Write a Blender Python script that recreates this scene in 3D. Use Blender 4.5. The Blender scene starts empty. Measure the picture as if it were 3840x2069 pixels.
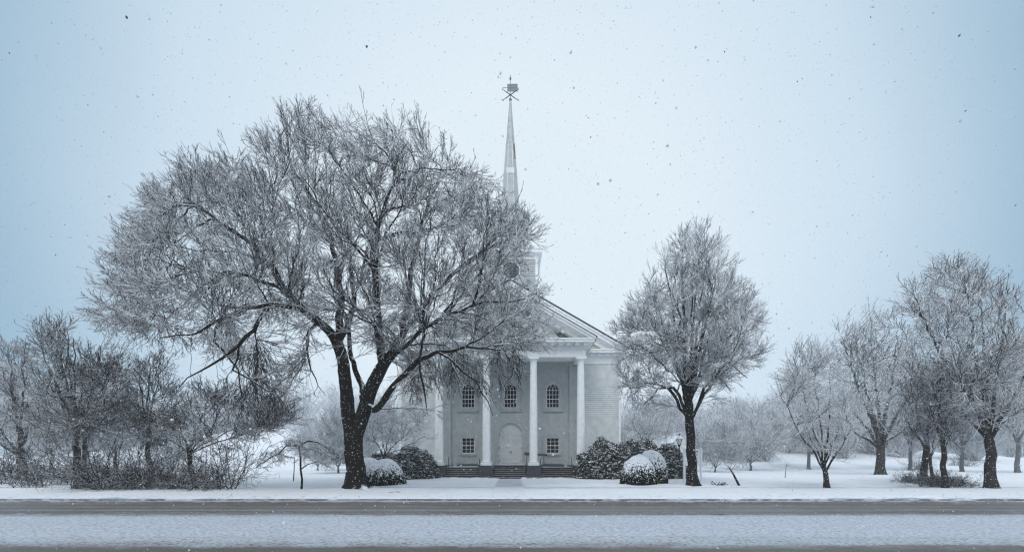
import bpy, bmesh, math, random
import numpy as np
from mathutils import Vector
from mathutils.geometry import tessellate_polygon
random.seed(7)
C = bpy.context.scene.collection
SC = bpy.context.scene
# ------------------------------------------------------------------ camera
F = 1555.0; CXP = 1920.0; HY = 1723.0; EYE = 1.6
cam = bpy.data.cameras.new('camera'); camo = bpy.data.objects.new('camera', cam); C.objects.link(camo)
camo.location = (0, 0, EYE); camo.rotation_euler = (math.radians(90), 0, 0)
cam.sensor_width = 36; cam.sensor_fit = 'HORIZONTAL'; cam.lens = F/3840*36
cam.shift_y = (HY-1034.5)/3840; cam.clip_end = 2000; cam.clip_start = 0.05
SC.camera = camo
# ------------------------------------------------------------------ world / sky / sun
SUN_EL, SUN_AZ = 52, 200
w = bpy.data.worlds.new('World'); SC.world = w; w.use_nodes = True
nt = w.node_tree; N = nt.nodes; L = nt.links; N.clear()
out = N.new('ShaderNodeOutputWorld'); bg = N.new('ShaderNodeBackground'); bg.inputs[1].default_value = 0.1
sky = N.new('ShaderNodeTexSky'); sky.sky_type = 'NISHITA'; sky.sun_disc = False
sky.sun_elevation = math.radians(SUN_EL); sky.sun_rotation = math.radians(SUN_AZ); sky.dust_density = 3; sky.ozone_density = 2
tc = N.new('ShaderNodeTexCoord')
dot = N.new('ShaderNodeVectorMath'); dot.operation = 'DOT_PRODUCT'
nrm = N.new('ShaderNodeVectorMath'); nrm.operation = 'NORMALIZE'
L.new(tc.outputs['Generated'], nrm.inputs[0]); L.new(nrm.outputs[0], dot.inputs[0]); dot.inputs[1].default_value = Vector((0, 1, 0.42)).normalized()
nz = N.new('ShaderNodeTexNoise'); nz.inputs['Scale'].default_value = 1.6; nz.inputs['Detail'].default_value = 4
L.new(nrm.outputs[0], nz.inputs['Vector'])
ad = N.new('ShaderNodeMath'); ad.operation = 'MULTIPLY_ADD'; L.new(nz.outputs[0], ad.inputs[0]); ad.inputs[1].default_value = 0.10; L.new(dot.outputs['Value'], ad.inputs[2])
rmp = N.new('ShaderNodeValToRGB'); L.new(ad.outputs[0], rmp.inputs[0])
e = rmp.color_ramp.elements
e[0].position = 0.68; e[0].color = (.185, .33, .45, 1)
e[1].position = 1.0; e[1].color = (.64, .725, .785, 1)
e2 = e.new(0.86); e2.color = (.50, .615, .71, 1)
e3 = e.new(0.0); e3.color = (.70, .78, .86, 1)
e4 = e.new(0.45); e4.color = (.74, .80, .86, 1)
sc10 = N.new('ShaderNodeVectorMath'); sc10.operation = 'SCALE'; sc10.inputs['Scale'].default_value = 10
L.new(rmp.outputs[0], sc10.inputs[0])
mx = N.new('ShaderNodeMix'); mx.data_type = 'RGBA'; mx.inputs[0].default_value = 0.93
L.new(sky.outputs[0], mx.inputs[6]); L.new(sc10.outputs[0], mx.inputs[7]); L.new(mx.outputs[2], bg.inputs[0]); L.new(bg.outputs[0], out.inputs[0])
sl = bpy.data.lights.new('sun', 'SUN'); sl.energy = 0.8; sl.angle = math.radians(25); sl.color = (1, .97, .92)
so = bpy.data.objects.new('sun', sl); C.objects.link(so)
so.rotation_euler = (math.radians(90-SUN_EL), 0, math.radians(180-SUN_AZ))
SC.view_settings.view_transform = 'Standard'; SC.view_settings.look = 'None'; SC.view_settings.exposure = 0.35
SC.cycles.max_bounces = 5; SC.cycles.diffuse_bounces = 3; SC.cycles.glossy_bounces = 2; SC.cycles.volume_bounces = 1
SC.cycles.transparent_max_bounces = 6; SC.cycles.use_denoising = True; SC.cycles.denoiser = 'OPENIMAGEDENOISE'; SC.cycles.denoising_input_passes = 'RGB_ALBEDO_NORMAL'; SC.cycles.denoising_prefilter = 'NONE'; SC.cycles.use_adaptive_sampling = False
SC.cycles.adaptive_threshold = 0.02
SC.cycles.sample_clamp_indirect = 2.0
SC.cycles.pixel_filter_type = 'BLACKMAN_HARRIS'; SC.cycles.filter_width = 1.3

# ------------------------------------------------------------------ helpers
def obj(name, me, mat=None, parent=None, loc=None):
    o = bpy.data.objects.new(name, me); C.objects.link(o)
    if mat is not None:
        for m in (mat if isinstance(mat, (list, tuple)) else [mat]): me.materials.append(m)
    if parent is not None: o.parent = parent
    if loc is not None: o.location = loc
    return o
def tag(o, label=None, cat=None, group=None, kind=None):
    if label: o['label'] = label
    if cat: o['category'] = cat
    if group: o['group'] = group
    if kind: o['kind'] = kind
    return o
def thing(name, label, cat, loc=(0, 0, 0), group=None):
    o = bpy.data.objects.new(name, None); C.objects.link(o); o.location = loc; o.empty_display_size = .3
    return tag(o, label, cat, group)
def copy_tree(o, parent=None):
    c = o.copy(); C.objects.link(c); c.parent = parent
    for ch in list(o.children): copy_tree(ch, c)
    return c
def P(x, y, D):            # photo position at a distance -> metres
    return ((x-CXP)*D/F, EYE+(HY-y)*D/F)
S = 3840/2576.0
def G(x, y, D): return P(x*S, y*S, D)

class MB:
    def __init__(s, org=(0, 0, 0)): s.v = []; s.f = []; s.m = []; s.o = Vector(org); s.cur = 0
    def add(s, vs, fs):
        b = len(s.v); s.v += [tuple(Vector(p)-s.o) for p in vs]; s.f += [tuple(b+i for i in f) for f in fs]; s.m += [s.cur]*len(fs)
    def box(s, x0, x1, y0, y1, z0, z1):
        if x0 > x1: x0, x1 = x1, x0
        if y0 > y1: y0, y1 = y1, y0
        if z0 > z1: z0, z1 = z1, z0
        s.add([(x0,y0,z0),(x1,y0,z0),(x1,y1,z0),(x0,y1,z0),(x0,y0,z1),(x1,y0,z1),(x1,y1,z1),(x0,y1,z1)],
              [(0,3,2,1),(4,5,6,7),(0,1,5,4),(1,2,6,5),(2,3,7,6),(3,0,4,7)])
    def prismY(s, pts, y0, y1):   # polygon in XZ extruded along Y
        n = len(pts); vs = [(x, y0, z) for x, z in pts]+[(x, y1, z) for x, z in pts]
        fs = [tuple(range(n)), tuple(range(2*n-1, n-1, -1))]+[(i, n+i, n+(i+1) % n, (i+1) % n) for i in range(n)]
        s.add(vs, fs)
    def prismX(s, pts, x0, x1):   # polygon in YZ extruded along X
        n = len(pts); vs = [(x0, y, z) for y, z in pts]+[(x1, y, z) for y, z in pts]
        fs = [tuple(range(n-1, -1, -1)), tuple(range(n, 2*n))]+[(i, (i+1) % n, n+(i+1) % n, n+i) for i in range(n)]
        s.add(vs, fs)
    def lathe(s, cx, cy, prof, n=28, rot=0.0):   # prof: (r, z) bottom to top
        vs = []; fs = []
        for r, z in prof:
            for k in range(n):
                a = rot+2*math.pi*k/n; vs.append((cx+r*math.cos(a), cy+r*math.sin(a), z))
        for i in range(len(prof)-1):
            for k in range(n):
                a, b = i*n+k, i*n+(k+1) % n; fs.append((a, b, b+n, a+n))
        fs.append(tuple(range(n-1, -1, -1))); fs.append(tuple(range((len(prof)-1)*n, len(prof)*n)))
        s.add(vs, fs)
    def tube(s, pts, r, n=8):
        pts = [Vector(p) for p in pts]; rs = r if isinstance(r, (list, tuple)) else [r]*len(pts)
        vs = []; fs = []
        for i, p in enumerate(pts):
            t = (pts[min(i+1, len(pts)-1)]-pts[max(i-1, 0)]).normalized()
            u = t.cross(Vector((0.13, 0.97, 0.2))).normalized()
            if u.length < .1: u = Vector((1, 0, 0))
            q = t.cross(u)
            for k in range(n):
                a = 2*math.pi*k/n; vs.append(p+(u*math.cos(a)+q*math.sin(a))*rs[i])
        for i in range(len(pts)-1):
            for k in range(n):
                a, b = i*n+k, i*n+(k+1) % n; fs.append((a, b, b+n, a+n))
        fs.append(tuple(range(n-1, -1, -1))); fs.append(tuple(range((len(pts)-1)*n, len(pts)*n)))
        s.add(vs, fs)
    def ring(s, A, B, yf, yb):    # frame between two XZ loops (A outer, B inner), front at yf
        n = len(A); vs = [(x, yf, z) for x, z in A]+[(x, yf, z) for x, z in B]+[(x, yb, z) for x, z in A]+[(x, yb, z) for x, z in B]
        fs = []
        for i in range(n):
            j = (i+1) % n
            fs += [(i, j, n+j, n+i), (2*n+i, 2*n+j, j, i), (n+i, n+j, 3*n+j, 3*n+i)]
        s.add(vs, fs)
    def face_holes(s, outer, holes, y, depth=0.2, flip=False):
        loops = [outer]+holes
        tri = tessellate_polygon([[Vector((x, z, 0)) for x, z in lp] for lp in loops])
        flat = [(x, y, z) for lp in loops for x, z in lp]
        s.add(flat, [tuple(t) for t in tri])
        for lp in holes:
            n = len(lp); s.add([(x, y, z) for x, z in lp]+[(x, y+depth, z) for x, z in lp], [(i, (i+1) % n, n+(i+1) % n, n+i) for i in range(n)])
    def siding(s, o, u, v, n, h, xf, step=.18, out=.03, g=.028):   # lapped boards: o origin, u across, v up, n out
        o, u, v, n = Vector(o), Vector(u), Vector(v), Vector(n)
        z = 0.0
        while z < h-1e-4:
            z1 = min(z+step, h); a0, a1 = xf(z); b0, b1 = xf(z1)
            if a1-a0 < .02: break
            zt = z1-g
            p = [o+u*a0+v*z+n*out, o+u*a1+v*z+n*out, o+u*b1+v*zt+n*.004, o+u*b0+v*zt+n*.004, o+u*a0+v*z-n*.045, o+u*a1+v*z-n*.045, o+u*b1+v*zt-n*.045, o+u*b0+v*zt-n*.045, o+u*b1+v*z1-n*.045, o+u*b0+v*z1-n*.045]
            s.add(p, [(0, 1, 2, 3), (4, 5, 1, 0), (3, 2, 6, 7), (7, 6, 8, 9)]); z = z1
    def build(s, name, mat, parent=None, loc=None, smooth=False):
        me = bpy.data.meshes.new(name); me.from_pydata(s.v, [], s.f)
        me.polygons.foreach_set('material_index', s.m)
        if smooth: me.polygons.foreach_set('use_smooth', [True]*len(s.f))
        bm = bmesh.new(); bm.from_mesh(me); bmesh.ops.recalc_face_normals(bm, faces=bm.faces); bm.to_mesh(me); bm.free()
        if smooth: me.set_sharp_from_angle(angle=math.radians(40))
        return obj(name, me, mat, parent, loc)

def npmesh(name, V, Q, smooth=True, mi=None):     # fast mesh from numpy quads / tris
    me = bpy.data.meshes.new(name); V = np.ascontiguousarray(V, dtype=np.float32); Q = np.ascontiguousarray(Q, dtype=np.int32)
    k = Q.shape[1]
    me.vertices.add(len(V)); me.vertices.foreach_set('co', V.ravel())
    me.loops.add(Q.size); me.loops.foreach_set('vertex_index', Q.ravel())
    me.polygons.add(len(Q)); me.polygons.foreach_set('loop_start', np.arange(0, Q.size, k, dtype=np.int32))
    try: me.polygons.foreach_set('loop_total', np.full(len(Q), k, dtype=np.int32))
    except Exception: pass
    me.polygons.foreach_set('use_smooth', np.full(len(Q), smooth, dtype=bool))
    if mi is not None: me.polygons.foreach_set('material_index', np.asarray(mi, dtype=np.int32))
    me.update(calc_edges=True)
    return me

def vnoise(x, y, seed=0):
    xi = np.floor(x).astype(np.int64); yi = np.floor(y).astype(np.int64); fx = x-xi; fy = y-yi
    fx = fx*fx*(3-2*fx); fy = fy*fy*(3-2*fy)
    def h(a, b):
        n = (a*374761393+b*668265263+seed*1442695041) & 0xffffffff
        n = ((n ^ (n >> 13))*1274126177) & 0xffffffff
        return ((n ^ (n >> 16)) & 0xffff)/65535.0
    return (h(xi, yi)*(1-fx)+h(xi+1, yi)*fx)*(1-fy)+(h(xi, yi+1)*(1-fx)+h(xi+1, yi+1)*fx)*fy
def fbm(x, y, o=4, seed=0):
    r = 0; a = .5
    for i in range(o): r = r+a*(vnoise(x, y, seed+i)-.5)*2; x = x*2.03+7.1; y = y*2.03+3.3; a *= .5
    return r
def sstep(a, b, x): t = np.clip((x-a)/(b-a), 0, 1); return t*t*(3-2*t)

# ------------------------------------------------------------------ materials
def newmat(name):
    m = bpy.data.materials.new(name); m.use_nodes = True; n = m.node_tree; b = n.nodes['Principled BSDF']; return m, n, b
def simple(name, col, rough=.6, var=.15, scale=6, bump=0., bscale=40, spec=.3, metal=0):
    m, n, b = newmat(name); b.inputs['Roughness'].default_value = rough; b.inputs['Specular IOR Level'].default_value = spec; b.inputs['Metallic'].default_value = metal
    t = n.nodes.new('ShaderNodeTexCoord'); z = n.nodes.new('ShaderNodeTexNoise'); z.inputs['Scale'].default_value = scale; z.inputs['Detail'].default_value = 5
    n.links.new(t.outputs['Object'], z.inputs['Vector'])
    r = n.nodes.new('ShaderNodeMapRange'); n.links.new(z.outputs[0], r.inputs[0]); r.inputs[1].default_value = .3; r.inputs[2].default_value = .7; r.inputs[3].default_value = 1-var; r.inputs[4].default_value = 1+var*.5
    s = n.nodes.new('ShaderNodeVectorMath'); s.operation = 'SCALE'; s.inputs[0].default_value = col[:3]; n.links.new(r.outputs[0], s.inputs['Scale']); n.links.new(s.outputs[0], b.inputs['Base Color'])
    if bump:
        z2 = n.nodes.new('ShaderNodeTexNoise'); z2.inputs['Scale'].default_value = bscale; z2.inputs['Detail'].default_value = 3; n.links.new(t.outputs['Object'], z2.inputs['Vector'])
        bp = n.nodes.new('ShaderNodeBump'); bp.inputs['Strength'].default_value = bump; bp.inputs['Distance'].default_value = .02; n.links.new(z2.outputs[0], bp.inputs['Height']); n.links.new(bp.outputs[0], b.inputs['Normal'])
    return m
SNOW = (.80, .845, .90)
def snowy(name, col, lo=.2, hi=.5, rough=.8, nscale=8, namp=.5, bump=.5, bscale=30, var=.4, speck=0., vscale=None):
    """a surface that carries lying snow wherever it faces up"""
    m, n, b = newmat(name); N = n.nodes; Lk = n.links; b.inputs['Roughness'].default_value = rough; b.inputs['Specular IOR Level'].default_value = .06
    t = N.new('ShaderNodeTexCoord'); g = N.new('ShaderNodeNewGeometry'); sp = N.new('ShaderNodeSeparateXYZ'); Lk.new(g.outputs['Normal'], sp.inputs[0])
    z = N.new('ShaderNodeTexNoise'); z.inputs['Scale'].default_value = nscale; z.inputs['Detail'].default_value = 4; Lk.new(t.outputs['Object'], z.inputs['Vector'])
    a = N.new('ShaderNodeMath'); a.operation = 'MULTIPLY_ADD'; Lk.new(z.outputs[0], a.inputs[0]); a.inputs[1].default_value = namp*2; a.inputs[2].default_value = -namp
    ad = N.new('ShaderNodeMath'); Lk.new(a.outputs[0], ad.inputs[0]); Lk.new(sp.outputs['Z'], ad.inputs[1])
    r = N.new('ShaderNodeMapRange'); r.interpolation_type = 'SMOOTHSTEP'; Lk.new(ad.outputs[0], r.inputs[0]); r.inputs[1].default_value = lo; r.inputs[2].default_value = hi
    fac = r.outputs[0]
    if speck:
        vz = N.new('ShaderNodeTexVoronoi'); vz.inputs['Scale'].default_value = 9; Lk.new(t.outputs['Object'], vz.inputs['Vector'])
        lt = N.new('ShaderNodeMath'); lt.operation = 'LESS_THAN'; Lk.new(vz.outputs['Distance'], lt.inputs[0]); lt.inputs[1].default_value = speck
        mxx = N.new('ShaderNodeMath'); mxx.operation = 'MAXIMUM'; Lk.new(fac, mxx.inputs[0]); Lk.new(lt.outputs[0], mxx.inputs[1]); fac = mxx.outputs[0]
    z2 = N.new('ShaderNodeTexNoise'); z2.inputs['Scale'].default_value = bscale; z2.inputs['Detail'].default_value = 5
    if vscale:
        mp = N.new('ShaderNodeMapping'); mp.inputs['Scale'].default_value = vscale; Lk.new(t.outputs['Object'], mp.inputs[0]); Lk.new(mp.outputs[0], z2.inputs['Vector'])
    else: Lk.new(t.outputs['Object'], z2.inputs['Vector'])
    cr = N.new('ShaderNodeMix'); cr.data_type = 'RGBA'; Lk.new(z2.outputs[0], cr.inputs[0])
    cr.inputs[6].default_value = (*[c*(1-var) for c in col], 1); cr.inputs[7].default_value = (*[min(1, c*(1+var)) for c in col], 1)
    mx = N.new('ShaderNodeMix'); mx.data_type = 'RGBA'; Lk.new(fac, mx.inputs[0]); Lk.new(cr.outputs[2], mx.inputs[6]); mx.inputs[7].default_value = (*SNOW, 1)
    Lk.new(mx.outputs[2], b.inputs['Base Color'])
    if bump:
        bp = N.new('ShaderNodeBump'); bp.inputs['Strength'].default_value = bump; bp.inputs['Distance'].default_value = .04; Lk.new(z2.outputs[0], bp.inputs['Height']); Lk.new(bp.outputs[0], b.inputs['Normal'])
    return m
M = {}
M['paint'] = simple('white_paint', (.84, .87, .88), .55, .08, 3, .08, 60)
M['wallpaint'] = simple('weathered_white_paint', (.68, .72, .73), .65, .16, 1.6, .1, 80)
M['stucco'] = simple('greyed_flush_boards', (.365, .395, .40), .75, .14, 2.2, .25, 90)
M['spirepaint'] = simple('shaded_spire_paint', (.47, .50, .51), .65, .12, 1.5, .1, 60)  # wall paint taken darker to put the steeple's grey shading into the colour
M['cream'] = simple('cream_clapboard', (.60, .57, .48), .6, .1, 5)
M['metal'] = simple('spire_sheet_metal', (.40, .43, .44), .45, .2, 2.5, .1, 30, .4, .1)
M['bare'] = simple('bare_brown_wood', (.16, .10, .06), .9, .5, 9, .5, 60)
M['granite'] = simple('dark_granite', (.06, .068, .08), .7, .35, 14, .4, 60)
M['step'] = snowy('wet_stone_step', (.042, .038, .032), .75, .95, .6, 10, .10, .3, 60, .4)
M['iron'] = simple('black_iron', (.012, .012, .013), .4, .3, 20)
M['railcap'] = snowy('iron_with_snow', (.014, .014, .015), .6, .9, .5, 10, .1, 0)
M['glass'] = simple('dark_window_glass', (.006, .007, .008), .08, .3, 3, 0, 1, .12)
M['louver'] = simple('dark_louvre_paint', (.06, .065, .07), .6, .3, 10)
M['vane'] = simple('weathered_copper', (.17, .20, .20), .5, .4, 12, .2, 40, .4, .3)
M['paper'] = simple('paper_notice', (.78, .80, .86), .7, .04)
M['ink'] = simple('dark_lettering', (.02, .02, .025), .6, .05)
M['roof'] = snowy('snowy_shingle_roof', (.03, .03, .035), .3, .5, .8, 3, .1, .2)
M['snow'] = simple('lying_snow', SNOW, .7, .04, 2, .4, 14)
M['bark'] = snowy('wet_dark_bark', (.015, .014, .012), .58, .82, .75, 5, .35, 1., 9, .6, .13, (1, 1, .25))
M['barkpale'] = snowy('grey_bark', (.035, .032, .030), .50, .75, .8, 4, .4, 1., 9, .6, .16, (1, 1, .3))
M['twig'] = snowy('snow_laden_twigs', (.038, .036, .035), -.30, .16, .8, 3, .3, 0, 5, .3)
M['twiglight'] = snowy('thickly_frosted_twigs', (.05, .05, .05), -.5, .0, .8, 3, .3, 0, 5, .3)
M['barkfar'] = snowy('hazed_bark', (.13, .14, .15), .2, .6, .8, 4, .5, 0, 6, .4)  # far trunks: base lightened in place of haze, snow patches over it
M['twigdark'] = snowy('dark_wet_twigs', (.035, .032, .034), .1, .5, .8, 2, .3, 0, 5, .3)
M['twigpale'] = snowy('frosted_hazed_twigs', (.11, .115, .12), -.6, .0, .8, 3, .3, 0, 5, .3)  # frost, plus a pale base standing in for haze on distant trees
M['leaf'] = snowy('rhododendron_leaf', (.014, .022, .014), .55, .8, .5, 2.6, .55, 0, 5, .5)
M['yew'] = snowy('clipped_yew', (.008, .013, .008), .46, .62, .8, 5, .18, 0, 9, .5)
M['lampglass'] = simple('frosted_lamp_glass', (.62, .66, .70), .3, .05)

# ------------------------------------------------------------------ setting: ground, road, paths
CH = -0.17                                   # church axis
def grid(xs, ys, zf):
    X, Y = np.meshgrid(xs, ys); Z = zf(X, Y); V = np.stack([X.ravel(), Y.ravel(), Z.ravel()], 1)
    nx = len(xs); i = np.arange(len(ys)-1)[:, None]*nx+np.arange(nx-1)[None, :]; i = i.ravel()
    return V, np.stack([i, i+1, i+nx+1, i+nx], 1)
WALK0, WALK1 = 21.9, 23.7                    # pavement along the road
def ground_z(X, Y):
    z = .13+.05*fbm(X*.35, Y*.35, 4, 3)+.018*fbm(X*2.2, Y*2.2, 3, 9)
    # ragged shovelled bank in front of the steps and along the pavement
    bank = sstep(24.0, 24.6, Y+.25*fbm(X*1.4, Y*0+2, 3, 21))*(1-sstep(33.6, 34.1, Y+.35*fbm(X*1.3, Y*0, 3, 5)))
    near = 1-sstep(9, 16, np.abs(X-CH))
    z -= .07*near*sstep(24, 27, Y)
    z += bank*(.02+.03*near)+bank*near*sstep(31.8, 33.4, Y)*(.02+.11*fbm(X*2.3, Y*2.3, 4, 31))
    z -= .14*np.exp(-((Y-(WALK0+WALK1)/2)/(.5*(WALK1-WALK0)))**4*1.2)
    wk = (1-sstep(.72, .98, np.abs(X-CH)+.12*fbm(X*0+4, Y*1.7, 3, 8)))*sstep(15.5, 16.4, Y)*(1-sstep(34.3, 34.6, Y))
    z = z*(1-wk)+(-.02)*wk*sstep(23, 24, Y)+.085*wk*(1-sstep(23, 24, Y))
    z += .06*np.exp(-((X+7.8)**2+(Y-20.9)**2)/1.6)+.04*np.exp(-((X-10.7)**2+(Y-23.9)**2)/1.)
    kerbside = 1-sstep(16.2, 17.0, Y); z = z*(1-kerbside)+(.10+.07*fbm(X*1.6, Y*2, 4, 2))*kerbside
    far = sstep(62, 150, Y)
    hill = 12*np.exp(-((X+62)/42)**2)+5*np.exp(-((X+5)/60)**2)+6*np.exp(-((X-85)/40)**2)+2.5
    z += far*hill*(1+.2*fbm(X*.03, Y*.03, 3, 4))
    z += .5*sstep(45, 60, Y)*fbm(X*.08, Y*.08, 3, 14)*(1-np.exp(-(X/14)**2))
    return z
xs = np.concatenate([np.linspace(-330, -46, 60)[:-1], np.linspace(-46, -12, 220)[:-1], np.linspace(-12, 14, 330)[:-1], np.linspace(14, 46, 200)[:-1], np.linspace(46, 330, 60)])
ys = np.concatenate([np.linspace(16.2, 36, 260)[:-1], np.linspace(36, 62, 100)[:-1], np.linspace(62, 330, 90)])
V, Q = grid(xs, ys, ground_z)
def snowground(name, dirt):
    m, n, b = newmat(name); N = n.nodes; Lk = n.links; b.inputs['Roughness'].default_value = .75; b.inputs['Specular IOR Level'].default_value = .2
    t = N.new('ShaderNodeTexCoord'); sp = N.new('ShaderNodeSeparateXYZ'); Lk.new(t.outputs['Object'], sp.inputs[0])
    z = N.new('ShaderNodeTexNoise'); z.inputs['Scale'].default_value = 7; z.inputs['Detail'].default_value = 4; Lk.new(t.outputs['Object'], z.inputs['Vector'])
    mp = N.new('ShaderNodeMapping'); mp.inputs['Scale'].default_value = (.5, 1.6, 1); Lk.new(t.outputs['Object'], mp.inputs[0]); Lk.new(mp.outputs[0], z.inputs['Vector'])
    # leaf litter and slush flecks, denser close to the road
    edge = N.new('ShaderNodeMapRange'); Lk.new(sp.outputs['Y'], edge.inputs[0]); edge.inputs[1].default_value = 16.2; edge.inputs[2].default_value = 24; edge.inputs[3].default_value = .60; edge.inputs[4].default_value = .74
    r = N.new('ShaderNodeMath'); r.operation = 'SUBTRACT'; Lk.new(z.outputs[0], r.inputs[0]); Lk.new(edge.outputs[0], r.inputs[1])
    rr = N.new('ShaderNodeMapRange'); Lk.new(r.outputs[0], rr.inputs[0]); rr.inputs[1].default_value = 0; rr.inputs[2].default_value = .06; rr.inputs[3].default_value = 0; rr.inputs[4].default_value = dirt
    z3 = N.new('ShaderNodeTexNoise'); z3.inputs['Scale'].default_value = .35; z3.inputs['Detail'].default_value = 4; Lk.new(t.outputs['Object'], z3.inputs['Vector'])
    c0 = N.new('ShaderNodeMix'); c0.data_type = 'RGBA'; Lk.new(z3.outputs[0], c0.inputs[0]); c0.inputs[6].default_value = (.70, .75, .81, 1); c0.inputs[7].default_value = (.86, .89, .94, 1)
    mx = N.new('ShaderNodeMix'); mx.data_type = 'RGBA'; Lk.new(rr.outputs[0], mx.inputs[0]); Lk.new(c0.outputs[2], mx.inputs[6]); mx.inputs[7].default_value = (.16, .14, .12, 1)
    Lk.new(mx.outputs[2], b.inputs['Base Color'])
    z2 = N.new('ShaderNodeTexNoise'); z2.inputs['Scale'].default_value = 5; z2.inputs['Detail'].default_value = 6; Lk.new(t.outputs['Object'], z2.inputs['Vector'])
    bp = N.new('ShaderNodeBump'); bp.inputs['Strength'].default_value = .6; bp.inputs['Distance'].default_value = .06; Lk.new(z2.outputs[0], bp.inputs['Height']); Lk.new(bp.outputs[0], b.inputs['Normal'])
    return m
M['ground'] = snowground('snow_covered_lawn', .75)
tag(obj('ground', npmesh('ground', V, Q), M['ground']), kind='structure')
mb = MB(); mb.box(-330, 330, -60, 2.4, -1, .13); tag(mb.build('verge', M['snow']), kind='structure')
# pavement and church walk
def pathmat(name, c, sn):
    m, n, b = newmat(name); N = n.nodes; Lk = n.links; b.inputs['Roughness'].default_value = .5
    t = N.new('ShaderNodeTexCoord'); z = N.new('ShaderNodeTexNoise'); z.inputs['Scale'].default_value = 2.2; z.inputs['Detail'].default_value = 7
    mp = N.new('ShaderNodeMapping'); mp.inputs['Scale'].default_value = (.4, 1.5, 1); Lk.new(t.outputs['Object'], mp.inputs[0]); Lk.new(mp.outputs[0], z.inputs['Vector'])
    r = N.new('ShaderNodeMapRange'); Lk.new(z.outputs[0], r.inputs[0]); r.inputs[1].default_value = .35; r.inputs[2].default_value = .65; r.inputs[3].default_value = sn[0]; r.inputs[4].default_value = sn[1]
    mx = N.new('ShaderNodeMix'); mx.data_type = 'RGBA'; Lk.new(r.outputs[0], mx.inputs[0]); mx.inputs[6].default_value = (*c, 1); mx.inputs[7].default_value = (*SNOW, 1); Lk.new(mx.outputs[2], b.inputs['Base Color'])
    return m
V, Q = grid(np.linspace(-60, 60, 500), np.linspace(WALK0-.3, WALK1+.3, 14), lambda X, Y: .07+.012*fbm(X*2, Y*2, 3, 6))
tag(obj('sidewalk', npmesh('sidewalk', V, Q), pathmat('dusted_pavement', (.25, .27, .30), (.55, 1.))), kind='structure')
V, Q = grid(np.linspace(CH-1.05, CH+1.05, 24), np.linspace(WALK1-.1, 34.5, 80), lambda X, Y: .045+.008*fbm(X*3, Y*3, 3, 6))
tag(obj('walkway', npmesh('walkway', V, Q), pathmat('wet_concrete_walk', (.30, .32, .34), (.3, .85))), kind='structure')
# road: slush ridges and wheel tracks
def road_z(X, Y):
    Y = Y+.22*fbm(X*.13, Y*0+3, 3, 71)+.07*fbm(X*.7, Y*.9, 3, 72)
    s = fbm(X*.5, Y*6, 4, 40); lump = fbm(X*3.5, Y*7, 4, 50)
    ridge = np.exp(-((Y-14.95+.1*fbm(X*.3, Y*0, 2, 4))/.28)**2)
    wet = sstep(11.8, 12.25, Y)*(1-sstep(14.5, 14.8, Y)); wet2 = 1-sstep(7.5, 7.9, Y)
    z = .012*s+.02*lump*(1-.7*wet)+ridge*(.05+.05*lump)-.012*wet
    z += .035*(1-wet)*(1-wet2)*sstep(7.9, 8.4, Y)
    for yc, a in ((14.15, .03), (13.35, .02), (12.7, .03), (12.1, .035)): z += a*np.exp(-((Y-yc+.03*fbm(X*.2, Y*0+yc, 3, 6))/.07)**2)*(.8+lump)
    return z
rx = np.concatenate([np.linspace(-330, -26, 40)[:-1], np.linspace(-26, 26, 1100)[:-1], np.linspace(26, 330, 40)])
ry = np.concatenate([np.linspace(2.4, 6.5, 20)[:-1], np.linspace(6.5, 16.05, 210)])
V, Q = grid(rx, ry, road_z)
m, n, b = newmat('slushy_road'); N_ = n.nodes; Lk = n.links; M['road'] = m
t = N_.new('ShaderNodeTexCoord'); sp = N_.new('ShaderNodeSeparateXYZ'); Lk.new(t.outputs['Object'], sp.inputs[0])
mp = N_.new('ShaderNodeMapping'); mp.inputs['Scale'].default_value = (.06, 1.6, 1); Lk.new(t.outputs['Object'], mp.inputs[0])
zs = N_.new('ShaderNodeTexNoise'); zs.inputs['Scale'].default_value = 2.0; zs.inputs['Detail'].default_value = 6; Lk.new(mp.outputs[0], zs.inputs['Vector'])
mpr = N_.new('ShaderNodeMapping'); mpr.inputs['Scale'].default_value = (.8, 1.4, 1); Lk.new(t.outputs['Object'], mpr.inputs[0])
zr = N_.new('ShaderNodeTexNoise'); zr.inputs['Scale'].default_value = 1.2; zr.inputs['Detail'].default_value = 7; zr.inputs['Roughness'].default_value = .68; Lk.new(mpr.outputs[0], zr.inputs['Vector'])
m0 = N_.new('ShaderNodeMath'); m0.operation = 'MULTIPLY_ADD'; Lk.new(zr.outputs[0], m0.inputs[0]); m0.inputs[1].default_value = .9; m0.inputs[2].default_value = -.45
m1 = N_.new('ShaderNodeMath'); Lk.new(m0.outputs[0], m1.inputs[0]); Lk.new(sp.outputs['Y'], m1.inputs[1])
ma = N_.new('ShaderNodeMath'); ma.operation = 'MULTIPLY_ADD'; Lk.new(zs.outputs[0], ma.inputs[0]); ma.inputs[1].default_value = .9; Lk.new(m1.outputs[0], ma.inputs[2])
mr = N_.new('ShaderNodeMapRange'); Lk.new(ma.outputs[0], mr.inputs[0]); mr.inputs[1].default_value = 6; mr.inputs[2].default_value = 17
rp = N_.new('ShaderNodeValToRGB'); Lk.new(mr.outputs[0], rp.inputs[0]); rp.color_ramp.interpolation = 'LINEAR'
def pos(y): return (y+.45-6)/11
els = [(6.4, .0), (7.45, .0), (7.95, .75), (8.6, 1), (11.2, 1), (11.75, .75), (12.15, .1), (12.5, .32), (12.8, .02), (13.3, .42), (13.7, .02), (14.3, .3), (14.62, .0), (14.9, .15), (15.25, .6), (15.7, .85), (16, .9)]
ce = rp.color_ramp.elements
ce[0].position = pos(els[0][0]); ce[0].color = (0, 0, 0, 1); ce[1].position = pos(els[-1][0]); ce[1].color = (.9, .9, .9, 1)
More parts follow.
